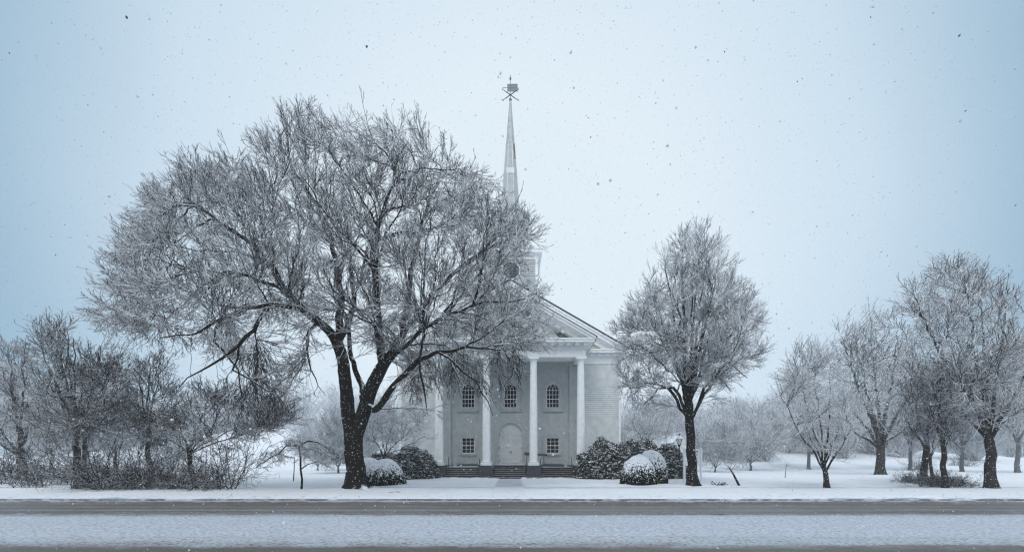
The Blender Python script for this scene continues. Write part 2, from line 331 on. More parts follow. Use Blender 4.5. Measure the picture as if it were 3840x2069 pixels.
for y, v in els[1:-1]: q = ce.new(pos(y)); q.color = (v, v, v, 1)
mp2 = N_.new('ShaderNodeMapping'); mp2.inputs['Scale'].default_value = (3.4, 6.5, 1); Lk.new(t.outputs['Object'], mp2.inputs[0])
zf = N_.new('ShaderNodeTexNoise'); zf.inputs['Scale'].default_value = 3.2; zf.inputs['Detail'].default_value = 5; zf.inputs['Roughness'].default_value = .65; Lk.new(mp2.outputs[0], zf.inputs['Vector'])
fl = N_.new('ShaderNodeMapRange'); Lk.new(zf.outputs[0], fl.inputs[0]); fl.inputs[1].default_value = .48; fl.inputs[2].default_value = .66; fl.inputs[3].default_value = 0; fl.inputs[4].default_value = .8
sb = N_.new('ShaderNodeMath'); sb.operation = 'SUBTRACT'; sb.use_clamp = True; Lk.new(rp.outputs[0], sb.inputs[0]); Lk.new(fl.outputs[0], sb.inputs[1])
cr = N_.new('ShaderNodeMix'); cr.data_type = 'RGBA'; Lk.new(zf.outputs[0], cr.inputs[0]); cr.inputs[6].default_value = (.045, .043, .042, 1); cr.inputs[7].default_value = (.17, .155, .14, 1)
mx = N_.new('ShaderNodeMix'); mx.data_type = 'RGBA'; Lk.new(sb.outputs[0], mx.inputs[0]); Lk.new(cr.outputs[2], mx.inputs[6]); mx.inputs[7].default_value = (.49, .55, .63, 1); Lk.new(mx.outputs[2], b.inputs['Base Color'])
ro = N_.new('ShaderNodeMapRange'); Lk.new(sb.outputs[0], ro.inputs[0]); ro.inputs[3].default_value = .45; ro.inputs[4].default_value = .85; Lk.new(ro.outputs[0], b.inputs['Roughness'])
bp = N_.new('ShaderNodeBump'); bp.inputs['Strength'].default_value = .5; bp.inputs['Distance'].default_value = .03; Lk.new(zf.outputs[0], bp.inputs['Height']); Lk.new(bp.outputs[0], b.inputs['Normal'])
tag(obj('road', npmesh('road', V, Q), M['road']), kind='structure')
mb = MB(); mb.box(-330, 330, 16.05, 16.21, -.3, .085)
tag(mb.build('kerb', snowy('snow_patched_kerb', (.07, .07, .075), -.12, .5, .7, 1.6, .9, .4, 40)), kind='structure')

# ------------------------------------------------------------------ the church
YW = 38.0                                    # front wall plane
church = thing('church', 'white clapboard church with four columned portico, pediment and tall steeple', 'church', (CH, YW, 0))
O = (CH, YW, 0)
def cb(): return MB(O)
def part(mb, name, mat, parent=church, label=None, smooth=False):
    o = mb.build(name, mat, parent, smooth=smooth)
    if label: o['label'] = label
    return o
def arch(cx, zb, zs, r, n=18):
    return [(cx-r, zb), (cx+r, zb), (cx+r, zs)]+[(cx+r*math.cos(math.pi*k/n), zs+r*math.sin(math.pi*k/n)) for k in range(1, n)]+[(cx-r, zs)]
def rect(x0, x1, z0, z1): return [(x0, z0), (x1, z0), (x1, z1), (x0, z1)]
HWB = 10.1; EZ = 11.62; SL = .575; APX = 17.8
WX = (CH-3.85, CH+.03, CH+3.92)
up_r, up_zb, up_zs = .59, 6.37, 7.98
lw, lzb, lzt = .585, 2.20, 3.63
DCX, DR, DZB, DZS = CH+.04, 1.05, 1.17, 3.93
# central wall with real openings
mb = cb()
holes = [arch(x, up_zb, up_zs, up_r) for x in WX]+[rect(x-lw, x+lw, lzb, lzt) for x in (WX[0], WX[2])]+[arch(DCX, DZB, DZS, DR)]
mb.face_holes(rect(CH-5.42, CH+5.42, .9, 10.6), holes, YW, .22)
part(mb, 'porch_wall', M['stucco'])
# lapped side walls, gable
mb = cb()
for s in (-1, 1):
    xa, xb = (6.2, HWB-.16) if s > 0 else (-HWB+.16, -6.2)
    mb.siding((CH, YW, .95), (1, 0, 0), (0, 0, 1), (0, -1, 0), 9.4, lambda z: (xa, xb))
    # long side walls
    mb.siding((CH+s*HWB, YW+.15, .95), (0, 1, 0), (0, 0, 1), (s, 0, 0), 10.3, lambda z: (0, 24))
mb.box(CH-HWB+.08, CH+HWB-.08, YW+.31, YW+24, .0, 11.0)
mb.box(CH-HWB+.07, CH-5.45, YW+.06, YW+.3, .0, 11.0); mb.box(CH+5.45, CH+HWB-.07, YW+.06, YW+.3, .0, 11.0)
part(mb, 'side_wall', M['wallpaint'])
mb = cb()
for s in (-1, 1):
    mb = cb(); mb.box(CH+s*(HWB-.16), CH+s*(HWB+.03), YW-.05, YW+.2, .95, 10.35)
    mb.box(CH+s*6.25, CH+s*(HWB+.04), YW-.04, YW+.02, 10.35, 11.02)
    part(mb, 'corner_board', M['paint'])
for s in (-1, 1):
    mb = cb(); mb.box(CH+s*6.4, CH+s*(HWB+.04), YW-.06, YW+.1, -.1, .95); mb.box(CH+s*(HWB-.1), CH+s*(HWB+.04), YW+.1, YW+24, -.1, .95); part(mb, 'foundation', M['granite'])
mb = cb()                                     # main gable boarding
mb.siding((CH, YW, EZ-.1), (1, 0, 0), (0, 0, 1), (0, -1, 0), APX-EZ-.3, lambda z: (-(APX-.55-EZ+.1-z)/SL, (APX-.55-EZ+.1-z)/SL), .16)
part(mb, 'gable_wall', M['cream'])
# main cornice + rakes
def rake(mb, ax, za, hw, t0, t1, y0, y1):      # sloping strip both sides between two offsets under the roof line
    for s in (-1, 1):
        mb.prismY([(ax, za-t0), (ax+s*hw, za-t0-SL*hw), (ax+s*hw, za-t1-SL*hw), (ax, za-t1)], y0, y1)
mb = cb()
for s in (-1, 1):
    a, b_ = (7.0, 10.55) if s > 0 else (-10.55, -7.0)
    mb.box(CH+a, CH+b_, YW-.72, YW+.02, EZ-.16, EZ-.02)
    mb.box(CH+a, CH+b_-s*.06, YW-.66, YW+.02, EZ-.36, EZ-.16)
    mb.box(CH+6.35*s, CH+(10.4)*s, YW-.30, YW+.02, 11.02, EZ-.36)
    for k in range(6):
        x = CH+s*(6.75+k*.66); mb.box(x-.15, x+.15, YW-.44, YW-.30, 11.06, 11.24)
rake(mb, CH, APX, 10.55, .10, .30, YW-.78, YW-.02); rake(mb, CH, APX-.0, 10.5, .30, .62, YW-.68, YW-.02); rake(mb, CH, APX, 10.2, .62, .80, YW-.40, YW-.02); rake(mb, CH, APX, 9.9, .80, 1.25, YW-.20, YW-.02)
part(mb, 'cornice', M['paint'])
mb = cb()
for s in (-1, 1):
    mb.prismY([(CH, APX+.02), (CH+s*10.7, APX+.02-SL*10.7), (CH+s*10.7, APX-.10-SL*10.7), (CH, APX-.10)], YW-.84, YW+24.5)
roof = part(mb, 'roof', M['roof'])
# ---- portico
YF = 35.3; PZ = 1.12; FZ = .97
COLX = [CH-6.02, CH-2.0, CH+2.0, CH+6.02]
mb = cb(); mb.box(CH-6.95, CH+6.95, 34.42, YW-.01, -.1, .155); mb.box(CH-6.5, CH+6.5, 36.28, YW-.003, .155, FZ)
mb.box(CH-1.42, CH+1.42, 36.30, YW-.003, FZ, PZ+.02)
for a, b_ in ((COLX[0], COLX[1]), (COLX[1], COLX[2]), (COLX[2], COLX[3])):
    for k in range(5):
        mb.box(a+.585, b_-.585, 34.86+.29*k, 36.275, .155+.163*k, .155+.163*(k+1)-.001)
        mb.box(a+.585, b_-.585, 34.83+.29*k, 34.86+.29*k-.002, .155+.163*(k+1)-.05, .155+.163*(k+1)-.002)
part(mb, 'stone_steps', M['step'])
mb = cb(); mb.box(CH-1.43, CH+1.43, 36.27, YW-.02, PZ+.023, PZ+.045); mb.box(COLX[0]+.6, COLX[1]-.6, 36.02, YW-.03, FZ+.004, FZ+.04)
mb.box(COLX[2]+.7, COLX[2]+1.5, 36.05, 36.5, FZ+.004, FZ+.03)
for a, b_, n_ in ((COLX[0], COLX[1], 5), (COLX[1], COLX[2], 4)):
    for k in range(n_): mb.box(a+.6, b_-.6, 34.86+.29*k, 34.92+.29*k, .155+.163*(k+1), .155+.163*(k+1)+.012)
part(mb, 'step_snow', M['snow'])
for x in COLX:
    mb = cb(); mb.box(x-.58, x+.58, 34.74, 36.27, .157, PZ); part(mb, 'pier', M['granite'])
    mb = cb(); mb.box(x-.45, x+.45, YF-.45, YF+.45, PZ+.002, PZ+.24)
    z0, z1 = PZ+.24, 10.10; pr = [(.40, z0), (.43, z0+.04), (.43, z0+.09), (.37, z0+.13)]
    for k in range(15):
        tt = k/14; pr.append((.345-.065*tt**1.7, z0+.14+(z1-.4-z0-.14)*tt))
    pr += [(.31, z1-.39), (.31, z1-.35), (.28, z1-.34), (.28, z1-.16), (.31, z1-.12), (.39, z1-.02), (.41, z1)]
    mb.lathe(x, YF, pr, 32); mb.box(x-.43, x+.43, YF-.43, YF+.43, z1+.002, z1+.16)
    part(mb, 'column', M['paint'], smooth=True)
for s in (-1, 1):
    mb = cb(); x = CH+s*5.85; mb.box(x-.44, x+.44, YW-.16, YW+.1, 1.32, 9.9); mb.box(x-.5, x+.5, YW-.22, YW+.1, 1.12, 1.32); mb.box(x-.5, x+.5, YW-.22, YW+.1, 9.9, 10.1)
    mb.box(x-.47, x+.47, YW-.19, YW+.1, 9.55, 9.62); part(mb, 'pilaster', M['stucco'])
    mb = cb(); mb.box(x-.62, x+.62, YW-.34, YW-.01, FZ, 1.12); part(mb, 'plinth', M['granite'])
AB = 10.26                                    # architrave bottom
mb = cb()
mb.box(CH-6.42, CH+6.42, YF-.32, YF+.32, AB, 10.82)          # architrave
mb.box(CH-6.36, CH+6.36, YF-.26, YF+.3, 10.82, 11.25)
for s in (-1, 1):
    mb.box(CH+s*5.8, CH+s*6.42, YF+.32, YW-.01, AB, 10.82); mb.box(CH+s*5.8, CH+s*6.36, YF+.3, YW-.01, 10.82, 11.25)
mb.box(CH-6.46, CH+6.46, YF-.36, YF-.32, 10.74, 10.80)
mb.box(CH-5.8, CH+5.8, YF+.321, YW-.012, 10.55, 10.62)       # ceiling
part(mb, 'entablature', M['paint'])
mb = cb()
mb.box(CH-6.5, CH+6.5, YF-.42, YW-.02, 11.25, 11.34)
mb.box(CH-6.98, CH+6.98, YF-1.08, YW-.02, 11.34, 11.54)      # corona
mb.box(CH-7.05, CH+7.05, YF-1.15, YW-.02, 11.54, 11.66)
for k in range(-9, 10):
    mb.box(CH+k*.7-.17, CH+k*.7+.17, YF-.9, YF-.26, 11.16, 11.335) if abs(k*.7) < 6.4 else None
for s in (-1, 1):
    for k in range(4): mb.box(CH+s*6.36, CH+s*6.85, YF+.2+k*.7, YF+.5+k*.7, 11.16, 11.335)
PA = 11.66+SL*7.05
rake(mb, CH, PA+.14, 7.10, .02, .18, YF-1.22, YF-.02); rake(mb, CH, PA+.14, 7.0, .18, .40, YF-1.1, YF-.02); rake(mb, CH, PA+.14, 6.8, .40, .52, YF-.72, YF-.02); rake(mb, CH, PA+.14, 6.3, .52, .88, YF-.40, YF-.02)
part(mb, 'pediment_cornice', M['paint'])
mb = cb()
mb.siding((CH, YF-.05, 11.66), (1, 0, 0), (0, 0, 1), (0, -1, 0), PA-11.66-.3, lambda z: (-(PA-.3-11.66-z)/SL, (PA-.3-11.66-z)/SL), .16)
mb.prismY([(CH-6.8, 11.665), (CH+6.8, 11.665), (CH, PA-.1)], YF+.0, YF+.3)
part(mb, 'tympanum', M['wallpaint'])
mb = cb(); mb.prismY([(CH+4.5, 11.67), (CH+5.6, 11.67), (CH+4.0, 12.52), (CH+3.7, 12.5)], YF-.13, YF-.08); part(mb, 'stained_board', simple('stained_board', (.10, .085, .07), .9, .4, 9), label='dark stained boards in the right corner of the pediment')
mb = cb()
for s in (-1, 1):
    mb.prismY([(CH, PA+.17), (CH+s*7.2, PA+.17-SL*7.2), (CH+s*7.2, PA+.12-SL*7.2), (CH, PA+.12)], YF-1.27, YW-.85)
part(mb, 'portico_roof', M['roof'])
mb = cb()
for s in (-1, 1):
    mb = cb(); mb.box(CH+s*7.06, CH+s*7.16, YF-1.15, YW-.8, 11.50, 11.62); part(mb, 'gutter', M['metal'])
mb = cb(); mb.tube([(CH+7.1, YF+1.9, 11.5), (CH+6.75, YF+2.0, 11.0), (CH+6.6, YF+2.1, 10.4), (CH+6.55, YW-.2, 9.9)], .05, 6)
part(mb, 'downspout', M['metal'])
def louver(cx, cz, r, y, n, nslat):
    f = cb(); A = [(cx+r*1.16*math.cos(a), cz+r*1.16*math.sin(a)) for a in [math.pi/n+2*math.pi*k/n for k in range(n)]]
    Bq = [(cx+r*math.cos(a), cz+r*math.sin(a)) for a in [math.pi/n+2*math.pi*k/n for k in range(n)]]
    f.ring(A, Bq, y-.06, y+.04); fr = part(f, 'louvre_frame', M['wallpaint'])
    g = cb(); g.prismY(Bq, y-.01, y+.03)
    for k in range(nslat):
        zz = cz-r+2*r*(k+.5)/nslat; hw = math.sqrt(max(0, r*r-(zz-cz)**2))*.95
        g.prismX([(y-.012, zz+r/nslat*.6), (y-.05, zz-r/nslat*.6), (y-.04, zz-r/nslat*.7), (y-.012, zz+r/nslat*.3)], cx-hw, cx+hw)
    part(g, 'louvre', M['louver'], fr)
louver(CH+.05, 13.10, .60, YF-.07, 8, 9)
# windows
def upper_window(cx):
    y = YW
    f = cb(); f.ring(arch(cx, up_zb-.25, up_zs, up_r+.27), arch(cx, up_zb, up_zs, up_r), y-.05, y+.001)
    f.ring(arch(cx, up_zb-.30, up_zs, up_r+.33), arch(cx, up_zb-.20, up_zs, up_r+.25), y-.09, y-.045)
    f.box(cx-up_r-.40, cx+up_r+.40, y-.16, y+.001, up_zb-.36, up_zb-.27)
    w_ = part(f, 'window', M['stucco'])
    g = cb(); g.prismY(arch(cx, up_zb, up_zs, up_r-.001), y+.16, y+.18); part(g, 'pane', M['glass'], w_)
    b = cb(); t = .013; ya, yb = y+.115, y+.155
    b.ring(arch(cx, up_zb, up_zs, up_r-.001), arch(cx, up_zb+.05, up_zs, up_r-.05), y+.09, y+.155)
    h = up_zs-up_zb
    for k in (1, 2, 3): b.box(cx-up_r+2*up_r*k/4-t, cx-up_r+2*up_r*k/4+t, ya, yb, up_zb+.04, up_zs+.0)
    for k in range(1, 5): zz = up_zb+h*k/4.; tt = .026 if k == 2 else t; b.box(cx-up_r+.04, cx+up_r-.04, ya-.004, yb-.002, zz-tt, zz+tt)
    for s in (-1, 1):                          # interlaced arcs in the head
        for cc, rr in ((cx-s*up_r, up_r), (cx-s*up_r, up_r*1.5)):
            pts = []
            for k in range(9):
                a = math.radians(0+75*k/8); px_, pz_ = cc+s*rr*math.cos(a), up_zs+rr*math.sin(a)
                if (px_-cx)**2+(pz_-up_zs)**2 < (up_r-.03)**2: pts.append((px_, (ya+yb)/2, pz_))
            if len(pts) > 1: b.tube(pts, .013, 4)
    part(b, 'glazing_bars', M['paint'], w_)
def lower_window(cx):
    y = YW
    f = cb(); o_ = .235
    f.ring(rect(cx-lw-o_, cx+lw+o_, lzb-.02, lzt+.20), rect(cx-lw, cx+lw, lzb, lzt), y-.05, y+.001)
    f.ring(rect(cx-lw-o_, cx+lw+o_, 1.22, lzb-.02), rect(cx-lw, cx+lw, 1.36, lzb-.16), y-.045, y+.001)
    f.ring(rect(cx-lw-o_-.07, cx+lw+o_+.07, 1.2, lzt+.27), rect(cx-lw-o_, cx+lw+o_, 1.2, lzt+.20), y-.075, y+.001)
    f.box(cx-lw-.16, cx+lw+.16, y-.17, y+.001, lzb-.16, lzb-.06)
    f.box(cx-lw-.1, cx+lw+.1, y-.10, y-.052, lzb-.22, lzb-.162)
    w_ = part(f, 'window', M['stucco'])
    g = cb(); g.box(cx-lw+.001, cx+lw-.001, y+.16, y+.18, lzb+.001, lzt-.001); part(g, 'pane', M['glass'], w_)
    b = cb(); ya, yb = y+.115, y+.155
    b.ring(rect(cx-lw+.001, cx+lw-.001, lzb+.001, lzt-.001), rect(cx-lw+.05, cx+lw-.05, lzb+.05, lzt-.05), y+.09, y+.155)
    for k in (1, 2): b.box(cx-lw+2*lw*k/3-.013, cx-lw+2*lw*k/3+.013, ya, yb, lzb+.04, lzt-.04)
    for k in (1, 2, 3): zz = lzb+(lzt-lzb)*k/4; tt = .026 if k == 2 else .012; b.box(cx-lw+.04, cx+lw-.04, ya-.004, yb-.002, zz-tt, zz+tt)
    part(b, 'glazing_bars', M['paint'], w_)
    l = cb(); l.box(cx-1.0, cx+1.0, y-.42, y-.01, FZ+.045, FZ+.19); part(l, 'stone_ledge', M['granite'])
for x in WX: upper_window(x)
lower_window(WX[0]); lower_window(WX[2])
# door
yd = YW+.14
mb = cb(); mb.prismY(arch(DCX, DZB, DZS, DR-.002), yd, yd+.05)
mb.box(DCX-.03, DCX+.03, yd-.03, yd-.001, DZB+.01, DZS+DR-.06)
def panel(x0, x1, z0, z1): mb.ring(rect(x0, x1, z0, z1), rect(x0+.03, x1-.03, z0+.04, z1-.05), yd-.065, yd+.001)
for s in (-1, 1):
    for k in range(3):
        xc = DCX+s*(.21+k*.28); a, b_ = xc-.10, xc+.10
        panel(a, b_, DZB+.15, DZB+.68); panel(a, b_, DZB+.85, DZB+2.25); panel(a, b_, DZB+2.33, DZB+2.66)
        top = DZS+math.sqrt(max(0, (DR-.08)**2-(abs(xc-DCX)+.1)**2)); panel(a, b_, DZB+2.74, top)
M['doorpaint'] = simple('door_paint', (.60, .62, .63), .55, .1, 3)
door = part(mb, 'door', M['doorpaint'])
mb = cb(); mb.ring(arch(DCX, DZB, DZS, DR+.14), arch(DCX, DZB, DZS, DR), YW-.06, YW+.001); mb.ring(arch(DCX, DZB-.0, DZS, DR+.30), arch(DCX, DZB, DZS, DR+.22), YW-.05, YW+.001); mb.ring(arch(DCX, DZB, DZS, DR+.22), arch(DCX, DZB, DZS, DR+.14), YW-.03, YW+.001)
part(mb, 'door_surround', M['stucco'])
for s in (-1, 1):
    mb = cb(); mb.box(DCX+s*.065-.025, DCX+s*.065+.025, yd-.09, yd-.032, 2.26, 2.38); mb.tube([(DCX+s*.065, yd-.09, 2.30), (DCX+s*.065, yd-.14, 2.30)], .03, 8); part(mb, 'handle', M['iron'], door)
    for zz in (1.5, 2.72, 3.86):
        mb = cb(); mb.box(DCX+s*(DR-.025)-.02, DCX+s*(DR-.025)+.02, yd-.05, yd-.002, zz-.10, zz+.10); part(mb, 'hinge', M['iron'], door)
mb = cb(); mb.box(DCX-.45, DCX-.13, yd-.045, yd-.037, 2.82, 3.07); part(mb, 'notice', M['paper'], door, label='white paper notice taped to the left leaf of the door')
mb = cb()
for k in range(4): mb.box(DCX-.41+.02*(k % 2), DCX-.17-.03*(k % 3), yd-.048, yd-.046, 3.01-.045*k, 3.025-.045*k)
# (pale blue lines of illegible print on the notice)
part(mb, 'notice_print', simple('pale_print', (.35, .40, .55), .7, .05), door)
# handrails at the piers
for i, (x, s) in enumerate([(COLX[0], 1), (COLX[1], -1), (COLX[1], 1), (COLX[2], -1), (COLX[2], 1), (COLX[3], -1)]):
    mb = cb(); xr = x+s*.66
    mb.tube([(xr, 36.15, FZ), (xr, 36.15, 1.93)], .022, 6); mb.tube([(xr, 35.15, .32), (xr, 35.15, 1.28)], .022, 6)
    mb.tube([(xr, 36.3, 1.95), (xr, 36.15, 1.95), (xr, 35.15, 1.30), (xr, 34.95, 1.16), (xr, 34.9, 1.05)], .032, 8)
    mb.tube([(xr, 36.15, 1.3), (xr, 35.15, .7)], .014, 5)
    part(mb, 'handrail', M['railcap'])
# ---- tower
TY = 40.6; TH = 2.66
def tbox(mb, hw, z0, z1, y=TY+TH): mb.box(CH-hw, CH+hw, y-hw, y+hw, z0, z1)
mb = cb(); tc_ = TY+TH
for (ux, uy, nx, ny) in ((1, 0, 0, -1), (0, 1, 1, 0), (0, -1, -1, 0)):
    mb.siding((CH+nx*TH, tc_+ny*TH, 14.0), (ux, uy, 0), (0, 0, 1), (nx, ny, 0), 7.5, lambda z: (-TH+.14, TH-.14), .17, .03, .014)
tbox(mb, TH-.06, 12, 21.5)
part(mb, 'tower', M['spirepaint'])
mb = cb()
for sx in (-1, 1):
    for sy in (-1, 1):
        mb.box(CH+sx*(TH-.2), CH+sx*(TH+.035), tc_+sy*(TH-.2), tc_+sy*(TH+.035), 14, 21.5)
tbox(mb, TH+.05, 21.2, 21.55); tbox(mb, TH+.22, 21.55, 21.72); tbox(mb, TH+.42, 21.72, 22.0); tbox(mb, TH+.48, 22.0, 22.4)
tbox(mb, 2.36, 22.4, 23.35); tbox(mb, 2.42, 23.35, 23.48)
part(mb, 'tower_cornice', M['paint'])
louver(CH+.05, 20.1, .85, TY-.01, 8, 10)
mb = cb(); R8 = 1/math.cos(math.pi/8)
mb.lathe(CH, tc_, [(1.75*R8, 23.48), (1.75*R8, 26.5), (1.95*R8, 26.62), (1.95*R8, 26.85), (1.2*R8, 27.1)], 8, math.pi/8)
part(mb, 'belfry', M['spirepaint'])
for k in range(8):
    a = math.pi/4*k-math.pi/2; ux, uy = -math.sin(a), math.cos(a); nx, ny = math.cos(a), math.sin(a)
    lc = cb(); q = Vector((CH+nx*1.76, tc_+ny*1.76, 0))
    for j in range(9):
        z = 24.0+j*.22; p0 = q+Vector((-ux*.45, -uy*.45, z)); p1 = q+Vector((ux*.45, uy*.45, z)); dn = Vector((nx*.06, ny*.06, -.14))
        lc.add([p0, p1, p1+dn, p0+dn], [(0, 1, 2, 3)])
    part(lc, 'belfry_louvre', M['louver'])
# spire
SZ0, SZ1, SB, ST = 27.05, 38.95, .98, .10
def sr(z): return SB+(ST-SB)*(z-SZ0)/(SZ1-SZ0)
SP = cb(); SPM = cb(); zs_ = 34.35
for k in range(8):
    a = math.pi/4*k-math.pi/2; u = Vector((-math.sin(a), math.cos(a), 0)); nh = Vector((math.cos(a), math.sin(a), 0)); tg = math.tan(math.pi/8)
    up = (Vector((0, 0, SZ1-SZ0))+nh*(ST-SB)); Lh = up.length; up.normalize(); nn = u.cross(up).normalized()
    if nn.dot(nh) < 0: nn = -nn
    base = Vector((CH, tc_, SZ0))+nh*SB; hsp = Lh*(zs_-SZ0)/(SZ1-SZ0)
    SP.siding(base, u, up, nn, hsp, lambda z: (-(SB+(ST-SB)*z/Lh)*tg+.02, (SB+(ST-SB)*z/Lh)*tg-.02), .17, .022, .006)
SP.lathe(CH, tc_, [((sr(z)-.05)*R8, z) for z in (SZ0, zs_)], 8, math.pi/8)
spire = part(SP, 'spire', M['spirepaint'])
SPM.lathe(CH, tc_, [((sr(zs_)+.03)*R8, zs_), ((sr(zs_)+.03)*R8, zs_+.07), ((sr(zs_))*R8, zs_+.08), (ST*R8, SZ1)], 8, math.pi/8)
part(SPM, 'spire_cap', M['metal'], spire)
for k in range(8):                             # corner boards
    a = math.pi/4*k-math.pi/2+math.pi/8; cbm = cb(); r0, r1 = sr(SZ0)*R8+.01, sr(zs_)*R8+.01
    cbm.tube([(CH+r0*math.cos(a), tc_+r0*math.sin(a), SZ0), (CH+r1*math.cos(a), tc_+r1*math.sin(a), zs_)], .045, 5); part(cbm, 'corner_strip', M['wallpaint'], spire)
hz = 31.0; mb = cb(); yy = tc_-sr(hz)-.03
mb.prismX([(tc_-sr(hz)-.035, hz), (tc_-sr(hz+.6)-.035, hz+.6), (tc_-sr(hz+.6)+.05, hz+.6), (tc_-sr(hz)+.05, hz)], CH-.44*sr(hz)/.6+.10, CH+.44*sr(hz)/.6-.10)
part(mb, 'hatch', M['wallpaint'], spire)
mb = cb(); a = -math.pi/4; u = Vector((-math.sin(a), math.cos(a), 0)); nh = Vector((math.cos(a), math.sin(a), 0))
def sp(z, f, o=.03): r = sr(z); return Vector((CH, tc_, z))+nh*(r+o)+u*(r*math.tan(math.pi/8)*f)
mb.add([sp(32.7, .15), sp(32.7, .9), sp(34.3, .9), sp(34.3, -.1), sp(33.6, -.2), sp(33.2, .3)], [(0, 1, 2, 3, 4, 5)])
part(mb, 'bare_patch', M['bare'], spire, label='brown patch of missing boards on the right face of the spire')
# weathervane
vb = MB(O)
vb.tube([(CH, tc_, 38.9), (CH, tc_, 41.7)], .028, 8); vb.lathe(CH, tc_, [(.02, 38.95), (.13, 39.02), (.16, 39.12), (.12, 39.22), (.02, 39.28)], 12)
vb.lathe(CH, tc_, [(.01, 41.18), (.09, 41.23), (.12, 41.31), (.06, 41.38), (.02, 41.42), (.07, 41.47), (.03, 41.53), (.03, 41.6), (.01, 41.75)], 10)
vane = part(vb, 'weathervane', M['vane'])
mb = cb(); bx0, bx1 = CH-.30, CH+.74; z0, z1 = 40.0, 40.72
mb.box(bx0, bx1, tc_-.015, tc_+.015, z0, z1); 
for zz in (z0, (z0+z1)/2, z1): mb.box(bx0-.02, bx1+.02, tc_-.03, tc_+.03, zz-.02, zz+.02)
for xx in (bx0, bx1): mb.box(xx-.02, xx+.02, tc_-.032, tc_+.032, z0-.02, z1+.02)
mb.tube([(bx0, tc_, 40.36), (bx0-.35, tc_, 40.36)], .025, 6); mb.lathe(bx0-.38, tc_, [(.01, 40.30), (.06, 40.36), (.01, 40.42)], 8)
part(mb, 'banner', M['vane'], vane)
for ang, dep in ((0, 1), (1, 1)):
    pass
LET = []
for (dx, dy, ch) in ((-.76, -.62, 'S'), (.76, .62, 'N'), (-.76, .62, 'W'), (.76, -.62, 'E')):
    mb = cb(); mb.tube([(CH, tc_, 39.62), (CH+dx*.55, tc_+dy*.55, 39.62), (CH+dx, tc_+dy, 39.62)], [.05, .045, .02], 6); part(mb, 'compass_arm', M['iron'], vane)
    LET.append((ch, (CH+dx*1.06, tc_+dy*1.06, 39.55)))
def text_mesh(txt, size, depth=.01):
    cu = bpy.data.curves.new('t', 'FONT'); cu.body = txt; cu.size = size; cu.extrude = depth; cu.align_x = 'CENTER'
    o = bpy.data.objects.new('t', cu); C.objects.link(o); dg = bpy.context.evaluated_depsgraph_get()
    me = bpy.data.meshes.new_from_object(o.evaluated_get(dg)); bpy.data.objects.remove(o); bpy.data.curves.remove(cu); return me
def text(name, txt, size, loc, mat, parent, depth=.01):
    me = text_mesh(txt, size, depth); o = obj(name, me, mat, parent); o.rotation_euler = (math.pi/2, 0, 0)
    o.location = Vector(loc)-Vector(parent.location if parent.parent is None else parent.parent.location); return o
for ch, l in LET: text('compass_letter', ch, .30, l, M['vane'], vane, .02)

# ------------------------------------------------------------------ trees
def inpoly(px, py, poly):
    r = np.zeros(len(px), bool); n = len(poly)
    for i in range(n):
        x0, y0 = poly[i]; x1, y1 = poly[(i+1) % n]
        c = ((y0 > py) != (y1 > py)) & (px < (x1-x0)*(py-y0)/((y1-y0) if y1 != y0 else 1e-9)+x0); r ^= c
    return r
def bdist(px, py, poly):
    d = np.full(len(px), 1e9); n = len(poly)
    for i in range(n):
        a = np.array(poly[i], float); b = np.array(poly[(i+1) % n], float); ab = b-a
        t = np.clip(((px-a[0])*ab[0]+(py-a[1])*ab[1])/(ab@ab), 0, 1); d = np.minimum(d, np.hypot(px-a[0]-t*ab[0], py-a[1]-t*ab[1]))
    return d
def crown_points(poly, n, D0, dh, rng, hollow=.55):
    """points filling the crown's volume; poly is its outline in photo position, D0 its distance, dh its half depth"""
    xs = [p[0] for p in poly]; ys = [p[1] for p in poly]; P_ = []
    m = 0; dmax = None
    while m < n:
        k = n*4; x = rng.uniform(min(xs), max(xs), k); y = rng.uniform(min(ys), max(ys), k); i = inpoly(x, y, poly); x = x[i]; y = y[i]
        d = bdist(x, y, poly)
        if dmax is None: dmax = np.percentile(d, 92)
        t = np.clip(d/dmax, 0, 1); th = dh*np.sqrt(np.clip(1-(1-t)**2, .02, 1))
        keep = rng.random(len(x)) < th/dh; x, y, th = x[keep], y[keep], th[keep]
        off = rng.uniform(-1, 1, len(x))*th
        tk = t[keep]; inner = (np.abs(off) < .62*th) & (tk > .45) & (rng.random(len(x)) < hollow); x, y, off = x[~inner], y[~inner], off[~inner]
        D = D0+off; P_.append(np.stack([(x*S-CXP)*D/F, D, EYE+(HY-y*S)*D/F], 1)); m += len(x)
    A = np.concatenate(P_)[:n]; return A[A[:, 2] > .5]
